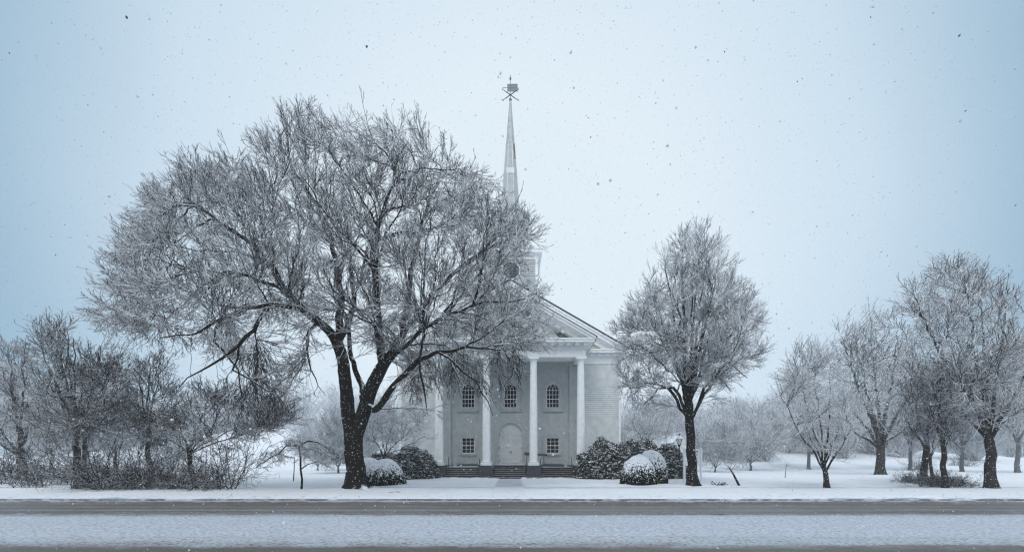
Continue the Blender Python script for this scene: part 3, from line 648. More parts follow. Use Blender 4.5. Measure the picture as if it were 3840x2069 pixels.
def chains(pos, par, r, thick, rough=0., seed=0, flare=0.):
    """tubes along every branch; returns (V,Q) for branches thicker and thinner than `thick`"""
    n = len(pos); ch = [[] for _ in range(n)]
    for i in range(n):
        if par[i] >= 0: ch[par[i]].append(i)
    rng = np.random.default_rng(seed); outs = [([], [], 0), ([], [], 0)]; outs = [dict(v=[], q=[], n=0), dict(v=[], q=[], n=0)]
    stack = [(i, None) for i in range(n) if par[i] < 0]
    while stack:
        i, st = stack.pop(); path = [] if st is None else [st]; cur = i
        while True:
            path.append(cur); c = ch[cur]
            if not c: break
            c = sorted(c, key=lambda k: -r[k]); 
            for o in c[1:]: stack.append((o, cur))
            cur = c[0]
        if len(path) < 2: continue
        p = pos[path]; rr = r[path].copy()
        if st is not None: rr[0] = min(rr[0], rr[1]*1.25)
        rm = rr.max()
        if rm > .12 and len(p) > 2:       # smooth thick limbs
            tt = np.linspace(0, len(p)-1, (len(p)-1)*3+1); k = np.clip(tt.astype(int), 0, len(p)-2); f = tt-k
            pm = p[np.clip(k-1, 0, None)]; p0 = p[k]; p1 = p[k+1]; p2 = p[np.clip(k+2, None, len(p)-1)]; f_ = f[:, None]
            np_ = .5*((2*p0)+(-pm+p1)*f_+(2*pm-5*p0+4*p1-p2)*f_**2+(-pm+3*p0-3*p1+p2)*f_**3); rr = rr[k]*(1-f)+rr[k+1]*f; p = np_
        m = 14 if rm > .2 else 8 if rm > .08 else 5 if rm > .03 else 3
        t = np.gradient(p, axis=0); t /= np.linalg.norm(t, axis=1)[:, None]+1e-9
        u = np.cross(t[0], [.2, .9, .3]); 
        if np.linalg.norm(u) < .2: u = np.cross(t[0], [1, 0, 0])
        U = []
        for k in range(len(p)):
            u = u-t[k]*(u@t[k]); u = u/(np.linalg.norm(u)+1e-9); U.append(u)
        U = np.array(U); W = np.cross(t, U); a = np.arange(m)*2*np.pi/m
        R = rr[:, None]*np.ones(m)[None]
        if rm > .12: R = R*(1+rough*(rng.random(R.shape)-.5)+rough*.8*np.sin(a*3+np.linspace(0, 3, len(p))[:, None])+rough*.7*np.sin(np.linspace(0, 9+len(p)*.6, len(p))[:, None]+a))
        if flare and st is None:
            h = p[:, 2]-p[0, 2]; R = R*(1+flare*np.exp(-h/.36)[:, None]*(1+.55*np.sin(a*5+1)[None]))
        ring = p[:, None, :]+R[:, :, None]*(U[:, None, :]*np.cos(a)[None, :, None]+W[:, None, :]*np.sin(a)[None, :, None])
        o = outs[0] if rm > thick else outs[1]; b0 = o['n']; K = len(p)
        idx = b0+np.arange(K-1)[:, None]*m+np.arange(m)[None]; idn = b0+np.arange(K-1)[:, None]*m+(np.arange(m)+1)[None] % m
        o['v'].append(ring.reshape(-1, 3)); o['q'].append(np.stack([idx, idn, idn+m, idx+m], 2).reshape(-1, 4)); o['n'] += K*m
    return outs
def twigs(S0, d0, length, K, rng, r0, jit=.28, up=.12, curl=None):
    """many small tapering shoots at once; returns ring verts, quads and the paths"""
    n = len(S0); d = d0/np.linalg.norm(d0, axis=1)[:, None]; p = S0.copy(); path = [p.copy()]; dirs = [d.copy()]
    bend = rng.normal(0, jit*.6, (n, 3))
    for k in range(K):
        d = d+rng.normal(0, jit, (n, 3))*.6+bend*.5; d[:, 2] += up; d /= np.linalg.norm(d, axis=1)[:, None]; p = p+d*(length/K)[:, None]; path.append(p.copy()); dirs.append(d.copy())
    Pt = np.stack(path, 1); Dr = np.stack(dirs, 1)
    ref = rng.normal(0, 1, (n, 1, 3)); u = np.cross(Dr, ref); u /= np.linalg.norm(u, axis=2)[:, :, None]+1e-9; w_ = np.cross(Dr, u)
    tp = np.linspace(1, .45, K+1)[None, :, None]*r0[:, None, None]; vs = []
    for j in range(3):
        a = 2*np.pi*j/3; vs.append(Pt+(u*np.cos(a)+w_*np.sin(a))*tp)
    Vv = np.stack(vs, 2).reshape(-1, 3); b0 = (np.arange(n)*(K+1)*3)[:, None, None]+(np.arange(K)*3)[None, :, None]+np.arange(3)[None, None]
    b1 = (np.arange(n)*(K+1)*3)[:, None, None]+(np.arange(K)*3)[None, :, None]+((np.arange(3)+1) % 3)[None, None]
    Qq = np.stack([b0, b1, b1+3, b0+3], 3).reshape(-1, 4); return Vv, Qq, Pt, Dr
def merge(parts):
    V_ = []; Q_ = []; n = 0
    for v, q in parts:
        if len(v) == 0: continue
        V_.append(v); Q_.append(q+n); n += len(v)
    return np.concatenate(V_), np.concatenate(Q_)
def skeleton(limbs, D0, trunk_y=None):
    """limbs: dict(pts=[(x,y,doff,r)...], at=(limb, index)) in photo position -> nodes"""
    pos = []; par = []; rad = []; ids = []
    for lb in limbs:
        own = []; prev = -1
        if lb.get('at') is not None: prev = ids[lb['at'][0]][lb['at'][1]]
        for (x, y, do, r) in lb['pts']:
            D = D0+do; X, Z = G(x, y, D); q = np.array([X, D, Z])
            if prev >= 0:
                a = pos[prev]; n_ = max(1, int(np.linalg.norm(q-a)/.45)); ra = rad[prev] if own else r
                for k in range(1, n_+1):
                    pos.append(a+(q-a)*k/n_+(np.array([random.uniform(-1, 1), random.uniform(-1, 1), random.uniform(-1, 1)])*(.08 if r < .2 else .03)*(1 if D0 < 30 else 1.4) if k < n_ else 0)); par.append(prev if k == 1 else len(pos)-2); rad.append(ra+(r-ra)*k/n_)
                prev = len(pos)-1
            else: pos.append(q); par.append(-1); rad.append(r); prev = len(pos)-1
            own.append(prev)
        ids.append(own)
    return pos, par, rad
def tubes(Pt, r0, r1, sides, rng, end=None):
    """Pt (n,K+1,3): many tapering shoots at once"""
    n, K1, _ = Pt.shape; K = K1-1; Dr = np.gradient(Pt, axis=1); Dr /= np.linalg.norm(Dr, axis=2)[:, :, None]+1e-9
    ref = rng.normal(0, 1, (n, 1, 3)); u = np.cross(Dr, ref); u /= np.linalg.norm(u, axis=2)[:, :, None]+1e-9; w_ = np.cross(Dr, u)
    tp = np.linspace(0, 1, K1)[None, :]; rr = (r0[:, None]*(1-tp)+r1[:, None]*tp)[:, :, None]; vs = []
    for j in range(sides):
        a = 2*np.pi*j/sides; vs.append(Pt+(u*np.cos(a)+w_*np.sin(a))*rr)
    V = np.stack(vs, 2).reshape(-1, 3); m = sides
    b0 = (np.arange(n)*K1*m)[:, None, None]+(np.arange(K)*m)[None, :, None]+np.arange(m)[None, None]
    b1 = (np.arange(n)*K1*m)[:, None, None]+(np.arange(K)*m)[None, :, None]+((np.arange(m)+1) % m)[None, None]
    return V, np.stack([b0, b1, b1+m, b0+m], 3).reshape(-1, 4), Dr
def nrmz(a): return a/(np.linalg.norm(a, axis=-1)[..., None]+1e-9)
def reach(nodes, tang, rad, T, K, rng, endup, bow=.35, wig=.02, prox=.25):
    """a curved branch from the best placed limb node to every target point"""
    n = len(T); out = np.zeros((n, K+1, 3)); idx = np.zeros(n, int)
    for s in range(0, n, 300):
        t = T[s:s+300]; d = t[:, None]-nodes[None]; L_ = np.linalg.norm(d, axis=2)+1e-6; cs = (d*tang[None]).sum(2)/L_
        cost = L_*(1+1.1*(1-cs))+ (L_ < .3)*5; idx[s:s+300] = cost.argmin(1)
    p = nodes[idx]; d = T-p; L_ = np.linalg.norm(d, axis=1)[:, None]; dn = d/(L_+1e-9)
    c1 = p+L_*.38*nrmz(tang[idx]*.55+dn*.75+rng.normal(0, .10, (n, 3)))
    eu = np.zeros((n, 3)); eu[:, 2] = endup; c2 = T-L_*bow*nrmz(dn*1.0+eu+rng.normal(0, .10, (n, 3)))
    for k in range(K+1):
        t = k/K; out[:, k] = p*(1-t)**3+3*c1*t*(1-t)**2+3*c2*t*t*(1-t)+T*t**3
    w1 = np.cumsum(rng.normal(0, wig, (n, K+1, 3)), axis=1)*L_[:, :, None]**.5; w1 -= w1[:, :1]; out += w1
    return out, idx, L_[:, 0]
def side_shoots(Pt, Dr, per, ln0, ln1, K, rng, ang=.75, up=.15, jit=.10, tmin=.12, par_len=None, dz=None):
    n, K1, _ = Pt.shape; J = np.repeat(np.arange(n), per); m = len(J); tt = tmin+(1-tmin)*rng.random(m); x = tt*(K1-1); k = np.clip(x.astype(int), 0, K1-2); f = (x-k)[:, None]
    s0 = Pt[J, k]*(1-f)+Pt[J, k+1]*f; d0 = nrmz(Dr[J, k]); q = rng.normal(0, 1, (m, 3)); q = nrmz(q-d0*(q*d0).sum(1)[:, None])
    a = rng.uniform(.6, 1.25, m)*ang; d = d0*np.cos(a)[:, None]+q*np.sin(a)[:, None]; upv = np.full(m, up) if dz is None else dz[J]
    L_ = rng.uniform(ln0, ln1, m)*(1.25-.75*tt); path = [s0]; p = s0
    for i in range(K):
        d = d+rng.normal(0, jit, (m, 3)); d[:, 2] += upv*(1.0 if i else .5); d = nrmz(d); p = p+d*(L_/K)[:, None]; path.append(p)
    return np.stack(path, 1), J, upv
def grow(pos, par, rad, TB, TC, rng, endup_fn, sc=1.0, per2=7, per3=4, per4=2, tr=.011, thick=.02, seed=0, flare=.4, rough=.09, len2=(.7, 1.7), len3=(.3, .75), len4=(.12, .32), KB=14, KC=10, up2_fn=None, rb=.0105, rc=.0065, ang=.7):
    pos = np.array(pos); par = np.array(par); r = np.array(rad, float); tg = np.zeros_like(pos)
    for i in range(len(pos)):
        if par[i] >= 0: tg[i] = pos[i]-pos[par[i]]
    tg[0] = [0, 0, 1]; tg = nrmz(tg); first = len(pos)
    o = chains(pos, par, r, thick, rough, seed, flare); heavy = [(np.concatenate(o[0]['v']), np.concatenate(o[0]['q']))] if o[0]['v'] else []; fine = [(np.concatenate(o[1]['v']), np.concatenate(o[1]['q']))] if o[1]['v'] else []
    ok = np.arange(len(pos)) >= max(2, int(len(pos)*.0)); zmin = np.percentile(pos[:, 2], 3); low = TB[:, 2].min() if len(TB) else 0
    use = r < .5*r[0]
    nodes, tang, nr = pos[use], tg[use], r[use]
    PB, ib, LB = reach(nodes, tang, nr, TB, KB, rng, endup_fn(TB), wig=.022); rB0 = np.minimum(nr[ib]*.75, (rb*LB+.018)*sc); VB, QB, DB = tubes(PB, rB0, np.full(len(PB), tr*1.2), 5, rng); heavy.append((VB, QB))
    KBn = PB.shape[1]; tB = np.linspace(0, 1, KBn); n2 = np.concatenate([nodes, PB[:, 1:].reshape(-1, 3)]); t2 = np.concatenate([tang, DB[:, 1:].reshape(-1, 3)]); r2 = np.concatenate([nr, (rB0[:, None]*(1-tB[1:])[None]+tr*1.2*tB[1:][None]).ravel()])
    PC, ic, LC = reach(n2, nrmz(t2), r2, TC, KC, rng, endup_fn(TC), wig=.028); rC0 = np.minimum(r2[ic]*.8, (rc*LC+.010)*sc); VC, QC, DC = tubes(PC, np.maximum(rC0, tr), np.full(len(PC), tr), 4, rng); fine.append((VC, QC))
    u2 = (lambda P_: np.full(len(P_), .10)) if up2_fn is None else up2_fn
    for (Pp, Dp, pr) in ((PB, DB, per2+2), (PC, DC, per2)):
        P2, J2, z2 = side_shoots(Pp, Dp, pr, len2[0]*sc, len2[1]*sc, 5, rng, ang=ang, jit=.065, dz=u2(Pp[:, -1])); V2, Q2, D2 = tubes(P2, np.full(len(P2), tr*1.05), np.full(len(P2), tr*.75), 3, rng); fine.append((V2, Q2))
        P3, J3, z3 = side_shoots(P2, D2, per3, len3[0]*sc, len3[1]*sc, 3, rng, ang=ang, jit=.09, dz=z2*1.3+.03); V3, Q3, D3 = tubes(P3, np.full(len(P3), tr*.85), np.full(len(P3), tr*.62), 3, rng); fine.append((V3, Q3))
        if per4:
            P4, _, _ = side_shoots(P3, D3, per4, len4[0]*sc, len4[1]*sc, 2, rng, ang=ang, jit=.15, dz=z3*1.2+.05); V4, Q4, _ = tubes(P4, np.full(len(P4), tr*.72), np.full(len(P4), tr*.55), 3, rng); fine.append((V4, Q4))
    return heavy, fine
def make_tree(name, label, limbs, poly, D0, dh, nB, nC, seed, bark='bark', twig='twig', group=None, cat='tree', extra=None, hollow=.6, droop_y=None, endup=.35, zdark=0, **kw):
    rng = np.random.default_rng(seed); random.seed(seed)
    P0, par0, rad0 = skeleton(limbs, D0)
    # keep shoots inside the outline: targets sit a little way in
    cx, cy = np.mean([p[0] for p in poly]), np.mean([p[1] for p in poly])
    shr = kw.pop('shrink', .98); pl = [(cx+(x-cx)*shr, cy+(y-cy)*shr) for x, y in poly]
    TB = crown_points(pl, nB, D0, dh, rng, hollow*.5); TC = crown_points(pl, nC, D0, dh, rng, hollow)
    if extra is not None:
        for p_, k, d_ in extra: TC = np.concatenate([TC, crown_points(p_, k, D0, d_, rng, .1)])
    def ypx(T): return (HY-(T[:, 2]-EYE)*F/T[:, 1])/S
    def eu(T):
        e = np.full(len(T), endup)
        if droop_y is not None: y = ypx(T); e = np.where(y > droop_y, -.7, np.where(y > droop_y-130, .05, e))
        return e
    def u2(T):
        e = np.full(len(T), .09)
        if droop_y is not None: y = ypx(T); e = np.where(y > droop_y, -.07, np.where(y > droop_y-130, .02, e))
        return e
    base = np.array(P0[0]); gz = float(ground_z(np.array([base[0]]), np.array([base[1]]))[0]); P0[0][2] = min(P0[0][2], gz-.12); base[2] = gz-.05
    hv, fn = grow(P0, par0, rad0, TB, TC, rng, eu, seed=seed, up2_fn=u2, **kw); root = thing(name, label, cat, tuple(base), group)
    if hv: Vh, Qh = merge(hv); obj('trunk', npmesh('trunk', Vh-base, Qh), M[bark], root)
    Vc, Qc = merge(fn); mi = None; mats = M[twig]
    if zdark: zc = Vc[Qc[:, 0], 2]+rng.normal(0, .7, len(Qc)); mi = (zc < zdark).astype(int); mats = [M[twig], M['twigdark']]
    obj('crown', npmesh('crown', Vc-base, Qc, True, mi), mats, root); print(name, seed, 'quads', len(Qc)); return root

# the big spreading tree
big = [
 dict(pts=[(900, 1240, 0, .48), (897, 1200, 0, .46), (893, 1150, 0, .45), (890, 1105, 0, .43)]),                                        # 0 butt
 dict(at=(0, 3), pts=[(879, 1060, 0, .34), (874, 1010, .1, .32), (870, 960, .2, .30), (862, 905, .3, .29), (852, 868, .4, .28)]),       # 1 left bole
 dict(at=(0, 3), pts=[(908, 1060, -.1, .36), (920, 1020, -.1, .33), (932, 985, -.2, .32), (948, 950, -.3, .30), (965, 915, -.4, .27)]), # 2 right bole
 dict(at=(1, 4), pts=[(830, 835, .2, .22), (800, 808, -.3, .20), (765, 780, -.8, .18), (730, 745, -1.2, .16), (690, 680, -1.6, .14), (640, 620, -2, .11), (570, 570, -2.2, .08), (490, 520, -2.5, .05)]),   # 3 left limb
 dict(at=(1, 4), pts=[(855, 820, .8, .20), (858, 760, 1.2, .17), (852, 690, 1.5, .15), (835, 610, 1.8, .12), (800, 520, 2, .09), (740, 430, 2, .06), (700, 350, 2, .04)]),     # 4
 dict(at=(1, 4), pts=[(880, 800, 1.5, .15), (890, 740, 2.2, .13), (880, 640, 3, .10), (868, 540, 3.4, .07), (858, 420, 3.4, .04)]),     # 5
 dict(at=(2, 1), pts=[(912, 975, .5, .15), (893, 930, .9, .13), (880, 880, 1.4, .12), (872, 800, 2.2, .10), (900, 720, 3, .08), (930, 600, 4, .05)]),       # 6 crossing branch
 dict(at=(2, 4), pts=[(958, 870, -.8, .19), (953, 810, -1.2, .17), (945, 740, -1.6, .15), (938, 660, -2, .13), (950, 570, -2.2, .10), (980, 480, -2.4, .07), (1010, 380, -2.4, .04)]),   # 7
 dict(at=(2, 4), pts=[(990, 885, -.2, .22), (1008, 850, .2, .19), (1020, 790, .6, .16), (1030, 720, 1, .14), (1045, 630, 1.4, .11), (1075, 520, 1.8, .08), (1110, 420, 2, .05)]),     # 8
 dict(at=(8, 1), pts=[(1050, 790, 1, .14), (1100, 725, 1.6, .12), (1150, 680, 2, .10), (1220, 630, 2.2, .07), (1300, 585, 2.4, .04)]),  # 9
 dict(at=(2, 1), pts=[(945, 1030, -1, .16), (975, 990, -1.8, .145), (1010, 950, -2.6, .13), (1055, 905, -3.2, .105), (1100, 885, -3.6, .08), (1170, 872, -4, .055), (1260, 880, -4.4, .03)]),     # 10 low right limb
 dict(at=(2, 4), pts=[(1000, 885, -1, .11), (1055, 835, -1.8, .09), (1130, 790, -2.2, .07), (1220, 760, -2.6, .05), (1320, 750, -3, .025)]),  # 11
 dict(at=(10, 4), pts=[(1130, 900, -4, .05), (1165, 935, -4.3, .045), (1200, 960, -4.6, .035), (1228, 1010, -4.8, .02), (1240, 1045, -4.9, .012)]),   # 12 hanging
 dict(at=(10, 3), pts=[(1060, 950, -3.6, .045), (1070, 1000, -3.8, .03), (1075, 1040, -4, .015)]),   # 13
 dict(at=(3, 2), pts=[(730, 770, -2, .12), (680, 765, -3, .10), (620, 775, -3.6, .085), (560, 800, -4, .06), (490, 840, -4.4, .04), (400, 850, -4.6, .02)]),    # 14
 dict(at=(3, 3), pts=[(680, 715, -.5, .10), (610, 690, 0, .08), (520, 680, .5, .06), (420, 670, 1, .04), (330, 660, 1.2, .02)]),   # 15
 dict(at=(14, 1), pts=[(640, 830, -3.8, .08), (600, 870, -4.2, .065), (560, 900, -4.5, .05), (500, 935, -4.8, .03), (450, 975, -5, .015)]),   # 16
 dict(at=(3, 1), pts=[(775, 835, 1, .07), (772, 880, 1.4, .055), (782, 930, 1.6, .04), (800, 970, 1.7, .02), (820, 995, 1.8, .012)]),   # 17
 dict(at=(16, 1), pts=[(585, 930, -4.2, .04), (640, 960, -4.1, .03), (700, 1000, -4, .02), (740, 1030, -4, .012)]),   # 18
 dict(at=(3, 5), pts=[(600, 540, -.5, .06), (540, 470, 0, .05), (470, 420, .3, .03)]),
 dict(at=(4, 3), pts=[(770, 560, 1, .07), (690, 480, .6, .05), (640, 420, .4, .03)]),
 dict(at=(14, 3), pts=[(540, 860, -4.2, .05), (600, 930, -4.3, .035), (610, 1000, -4.4, .02)]),
]
bigpoly = [(222, 800), (250, 650), (335, 550), (372, 468), (435, 415), (520, 415), (605, 390), (660, 320), (712, 268), (790, 278), (870, 292), (935, 310), (985, 272), (1050, 300), (1120, 335), (1180, 385), (1225, 455), (1290, 510), (1368, 580), (1330, 650), (1345, 710), (1378, 725), (1398, 810), (1395, 860), (1340, 890), (1250, 905), (1180, 920), (1120, 905), (1060, 925), (1020, 905), (980, 900), (930, 890), (880, 850), (840, 830), (800, 860), (720, 850), (650, 900), (560, 905), (450, 880), (330, 850)]
make_tree('deciduous_tree', 'huge spreading bare tree with forked black trunk beside the road, branches over the church', big, bigpoly, 20.9, 6.0, 160, 950, 11, per2=6, per3=3, per4=2, tr=.0125, shrink=1.0, len2=(.7, 1.6), ang=.52, droop_y=890, flare=1.1, zdark=6.6, thick=.02, hollow=.42, endup=.3,
  extra=[([(270, 665), (350, 570), (390, 490), (440, 435), (530, 430), (610, 410), (670, 330), (700, 340), (640, 450), (500, 530), (390, 630), (310, 700)], 90, 3.0), ([(225, 800), (250, 720), (330, 700), (400, 800), (330, 845)], 30, 3.0), ([(1180, 720), (1320, 725), (1375, 740), (1395, 860), (1300, 890), (1180, 880)], 42, 4.5), ([(1150, 420), (1270, 520), (1350, 578), (1310, 605), (1280, 670), (1160, 650)], 40, 4.0), ([(1000, 900), (1300, 880), (1345, 940), (1310, 990), (1290, 950), (1245, 1045), (1215, 1000), (1165, 950), (1100, 1050), (1060, 1020), (1020, 1000)], 60, 4.5),
         ([(430, 880), (640, 880), (780, 880), (825, 970), (790, 990), (740, 1050), (640, 1070), (560, 1030), (480, 990)], 60, 5.0)])
# the ovoid tree on the right
lin = [dict(pts=[(1744, 1224, 0, .27), (1742, 1190, 0, .25), (1738, 1120, 0, .24), (1735, 1060, 0, .235), (1733, 1015, 0, .23)])]
for k in range(17):                            # steep limbs fanning out of one fork
    a_ = k*2.4; s_ = ((k+.5)/17)**.6; dx = 165*s_*math.cos(a_); dd_ = 2.9*s_*math.sin(a_); ye = 610+250*s_**2.2
    lin.append(dict(at=(0, 4 if k % 3 else 3), pts=[(1735+dx*.16, 960, dd_*.16, .085), (1736+dx*.40, 960-(960-ye)*.34, dd_*.4, .065), (1738+dx*.70, 960-(960-ye)*.68, dd_*.7, .04), (1740+dx*.92, ye, dd_*.92, .022)]))
for (x_, y_, d_) in ((1580, 1000, 1.2), (1620, 1015, -1.5), (1880, 950, 1.2), (1840, 985, -1.4), (1700, 1000, -2.2)):
    lin.append(dict(at=(0, 3), pts=[(1734+(x_-1734)*.35, 975, d_*.3, .085), (1734+(x_-1734)*.7, y_-38, d_*.7, .055), (x_, y_, d_, .02)]))
linpoly = [(1745, 555), (1718, 572), (1688, 610), (1662, 655), (1618, 705), (1590, 750), (1562, 795), (1532, 835), (1545, 880), (1560, 960), (1555, 1000), (1580, 1035), (1625, 1050), (1670, 1000), (1705, 975), (1760, 985), (1790, 1010), (1835, 1000), (1885, 960), (1905, 920), (1932, 855), (1915, 790), (1885, 715), (1845, 660), (1810, 605), (1775, 570)]
make_tree('deciduous_tree', 'egg-shaped snow-dusted tree standing in front of the right corner of the church', lin, linpoly, 24.0, 3.4, 70, 480, 23, shrink=.99, rb=.007, rc=.005, twig='twiglight', per2=6, per3=3, per4=2, tr=.0125, thick=.02, flare=.6, endup=1.0, hollow=.4, droop_y=985, len2=(.5, 1.25), ang=.5)
# middle distance trees
def auto(base, fork, r0, D, tops, lean=0):
    bx, by = base; fx, fy = fork; lb = [dict(pts=[(bx, by, 0, r0), ((bx*2+fx)/3, (by*2+fy)/3, 0, r0*.88), (fx, fy, 0, r0*.8)])]
    for (x, y, do) in tops:
        lb.append(dict(at=(0, 2), pts=[(fx+(x-fx)*.22, fy+(y-fy)*.25, do*.3, r0*.33), (fx+(x-fx)*.65, fy+(y-fy)*.6, do*.7, r0*.2), (x, y, do, r0*.08)]))
    return lb
MT = dict(per2=6, per3=3, per4=1, tr=.012, len2=(.6, 1.5), endup=.5, shrink=.95)
def gD(y): return 1.5*F/S/(y-HY/S)
make_tree('deciduous_tree', 'big bare tree with thick trunk standing furthest right near the road', auto((2492, 1231), (2488, 1110), .24, 0, [(2425, 700, -1), (2470, 760, 1.5), (2300, 745, -1.5), (2530, 780, .5), (2340, 960, 1), (2600, 900, -1), (2390, 850, 2.5), (2560, 1010, 2)]),
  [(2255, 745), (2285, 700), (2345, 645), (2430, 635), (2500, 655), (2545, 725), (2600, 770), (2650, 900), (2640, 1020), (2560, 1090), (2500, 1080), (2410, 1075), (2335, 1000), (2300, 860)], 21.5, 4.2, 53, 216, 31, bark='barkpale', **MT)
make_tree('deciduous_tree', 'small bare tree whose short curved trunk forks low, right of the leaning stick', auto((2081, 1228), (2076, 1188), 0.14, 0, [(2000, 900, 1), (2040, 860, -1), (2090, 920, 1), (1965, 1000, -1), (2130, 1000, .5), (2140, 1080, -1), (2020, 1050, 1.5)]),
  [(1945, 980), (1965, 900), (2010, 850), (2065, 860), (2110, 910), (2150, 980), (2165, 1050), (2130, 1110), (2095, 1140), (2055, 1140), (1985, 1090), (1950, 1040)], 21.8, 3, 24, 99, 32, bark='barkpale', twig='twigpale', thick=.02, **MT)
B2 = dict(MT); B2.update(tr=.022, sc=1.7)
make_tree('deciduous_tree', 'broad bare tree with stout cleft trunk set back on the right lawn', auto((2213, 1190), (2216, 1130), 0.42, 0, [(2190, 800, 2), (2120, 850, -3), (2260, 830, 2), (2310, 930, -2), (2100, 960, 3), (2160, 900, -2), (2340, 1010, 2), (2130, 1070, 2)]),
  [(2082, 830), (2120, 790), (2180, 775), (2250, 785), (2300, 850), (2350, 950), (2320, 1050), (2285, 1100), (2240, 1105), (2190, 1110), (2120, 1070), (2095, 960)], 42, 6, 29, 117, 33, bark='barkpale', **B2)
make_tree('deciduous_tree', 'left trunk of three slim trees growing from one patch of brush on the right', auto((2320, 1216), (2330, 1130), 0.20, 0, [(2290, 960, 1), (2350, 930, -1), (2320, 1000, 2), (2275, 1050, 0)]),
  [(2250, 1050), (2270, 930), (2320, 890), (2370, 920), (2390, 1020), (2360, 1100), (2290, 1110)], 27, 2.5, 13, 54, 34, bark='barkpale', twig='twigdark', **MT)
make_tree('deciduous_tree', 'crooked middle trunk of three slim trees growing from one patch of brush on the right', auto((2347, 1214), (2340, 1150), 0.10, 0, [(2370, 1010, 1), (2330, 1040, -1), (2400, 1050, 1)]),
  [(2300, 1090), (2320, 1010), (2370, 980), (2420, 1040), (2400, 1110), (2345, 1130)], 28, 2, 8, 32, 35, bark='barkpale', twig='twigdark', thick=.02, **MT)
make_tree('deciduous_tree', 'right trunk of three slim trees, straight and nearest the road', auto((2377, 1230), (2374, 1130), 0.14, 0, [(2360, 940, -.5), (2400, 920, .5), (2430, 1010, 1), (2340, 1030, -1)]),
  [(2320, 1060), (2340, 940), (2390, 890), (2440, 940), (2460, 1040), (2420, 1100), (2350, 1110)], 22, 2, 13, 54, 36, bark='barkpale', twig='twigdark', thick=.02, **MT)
# left group
make_tree('deciduous_tree', 'dark bare tree at the left edge with a thick limb leaning out of the picture', auto((62, 1204), (52, 1150), 0.30, 0, [(20, 880, 1), (-20, 1100, -1), (60, 880, -1), (100, 980, 1), (-60, 1000, 1)]),
  [(-90, 1080), (-60, 930), (5, 832), (60, 838), (105, 920), (130, 1050), (90, 1120), (0, 1130)], 32, 4, 24, 99, 41, twig='twigdark', **MT)
make_tree('deciduous_tree', 'tall bare tree with blackest trunk in the left thicket, fan-shaped crown', auto((193, 1230), (195, 1090), 0.18, 0, [(140, 830, 0), (165, 820, 1), (100, 860, -1), (185, 850, -1), (90, 1000, 1), (120, 920, 1.5), (230, 1000, -1)]),
  [(60, 1050), (78, 920), (80, 835), (120, 812), (165, 806), (192, 850), (215, 930), (270, 1030), (240, 1110), (130, 1120)], 22, 2.6, 24, 99, 42, twig='twigdark', **MT)
make_tree('deciduous_tree', 'slender bare tree right beside the blackest trunk, crooked upper limbs', auto((214, 1232), (212, 1110), 0.12, 0, [(250, 870, 0), (235, 900, 1), (290, 900, -1), (300, 1000, 1), (200, 930, -.5)]),
  [(190, 980), (200, 890), (240, 862), (300, 862), (325, 920), (330, 1030), (290, 1120), (215, 1090)], 22.5, 2.2, 18, 72, 43, twig='twigdark', thick=.02, **MT)
make_tree('deciduous_tree', 'narrow upright bare tree in the middle of the left thicket', auto((385, 1226), (372, 1080), 0.14, 0, [(375, 900, 0), (350, 930, .8), (400, 930, -.8), (330, 1000, 0), (425, 1010, .5)]),
  [(310, 1080), (325, 950), (350, 895), (380, 880), (412, 905), (440, 980), (450, 1080), (400, 1130), (340, 1120)], 23, 2.2, 18, 72, 44, twig='twigdark', thick=.02, **MT)
make_tree('deciduous_tree', 'low wide bare tree with leaning trunk at the right end of the left thicket', auto((491, 1236), (476, 1140), 0.12, 0, [(440, 1020, 0), (520, 1010, 1), (560, 1040, -1), (620, 1050, 1), (400, 1080, 0), (690, 1060, 0)]),
  [(400, 1080), (430, 1000), (510, 970), (600, 985), (700, 1010), (770, 1040), (700, 1080), (620, 1120), (540, 1140), (440, 1130)], 21.5, 2.2, 21, 86, 45, twig='twigdark', thick=.02, **MT)
make_tree('ornamental_tree', 'little umbrella-shaped tree with one thin stem and drooping branches, left of the big trunk', [dict(pts=[(758, 1230, 0, .055), (756, 1180, 0, .05), (752, 1120, 0, .05)]),
   dict(at=(0, 2), pts=[(720, 1120, -.3, .04), (680, 1150, -.5, .03), (645, 1175, -.6, .015)]), dict(at=(0, 2), pts=[(775, 1108, .2, .05), (800, 1112, .4, .04), (828, 1130, .5, .03), (848, 1150, .5, .02)]), dict(at=(0, 1), pts=[(800, 1160, 0, .03), (840, 1180, .3, .015)])],
  [(640, 1180), (665, 1145), (700, 1120), (720, 1095), (760, 1090), (830, 1115), (860, 1150), (840, 1185), (780, 1160), (730, 1165), (680, 1175)], 21, 1.2, 14, 43, 46, per2=5, per3=3, per4=0, tr=.010, len2=(.25, .6), len3=(.12, .3), thick=.02, flare=.1, endup=-.5, droop_y=1000, rb=.008)
# frosted small trees by the church
make_tree('ornamental_tree', 'small frost-white tree between the big trunk and the left end of the church', auto((962, 1195), (965, 1150), 0.10, 0, [(920, 1050, 0), (1000, 1020, 0), (1050, 1060, -1), (960, 1030, 1), (1080, 1090, -1)]),
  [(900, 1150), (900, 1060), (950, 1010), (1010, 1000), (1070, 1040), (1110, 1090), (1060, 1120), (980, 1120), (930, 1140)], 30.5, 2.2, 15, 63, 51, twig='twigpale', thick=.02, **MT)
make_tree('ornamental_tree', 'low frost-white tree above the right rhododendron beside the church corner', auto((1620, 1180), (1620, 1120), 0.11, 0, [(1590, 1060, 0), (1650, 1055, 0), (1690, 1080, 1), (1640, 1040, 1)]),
  [(1560, 1110), (1565, 1060), (1600, 1035), (1660, 1035), (1710, 1070), (1710, 1110), (1640, 1125)], 40, 2.5, 13, 54, 52, twig='twigpale', thick=.02, **MT)

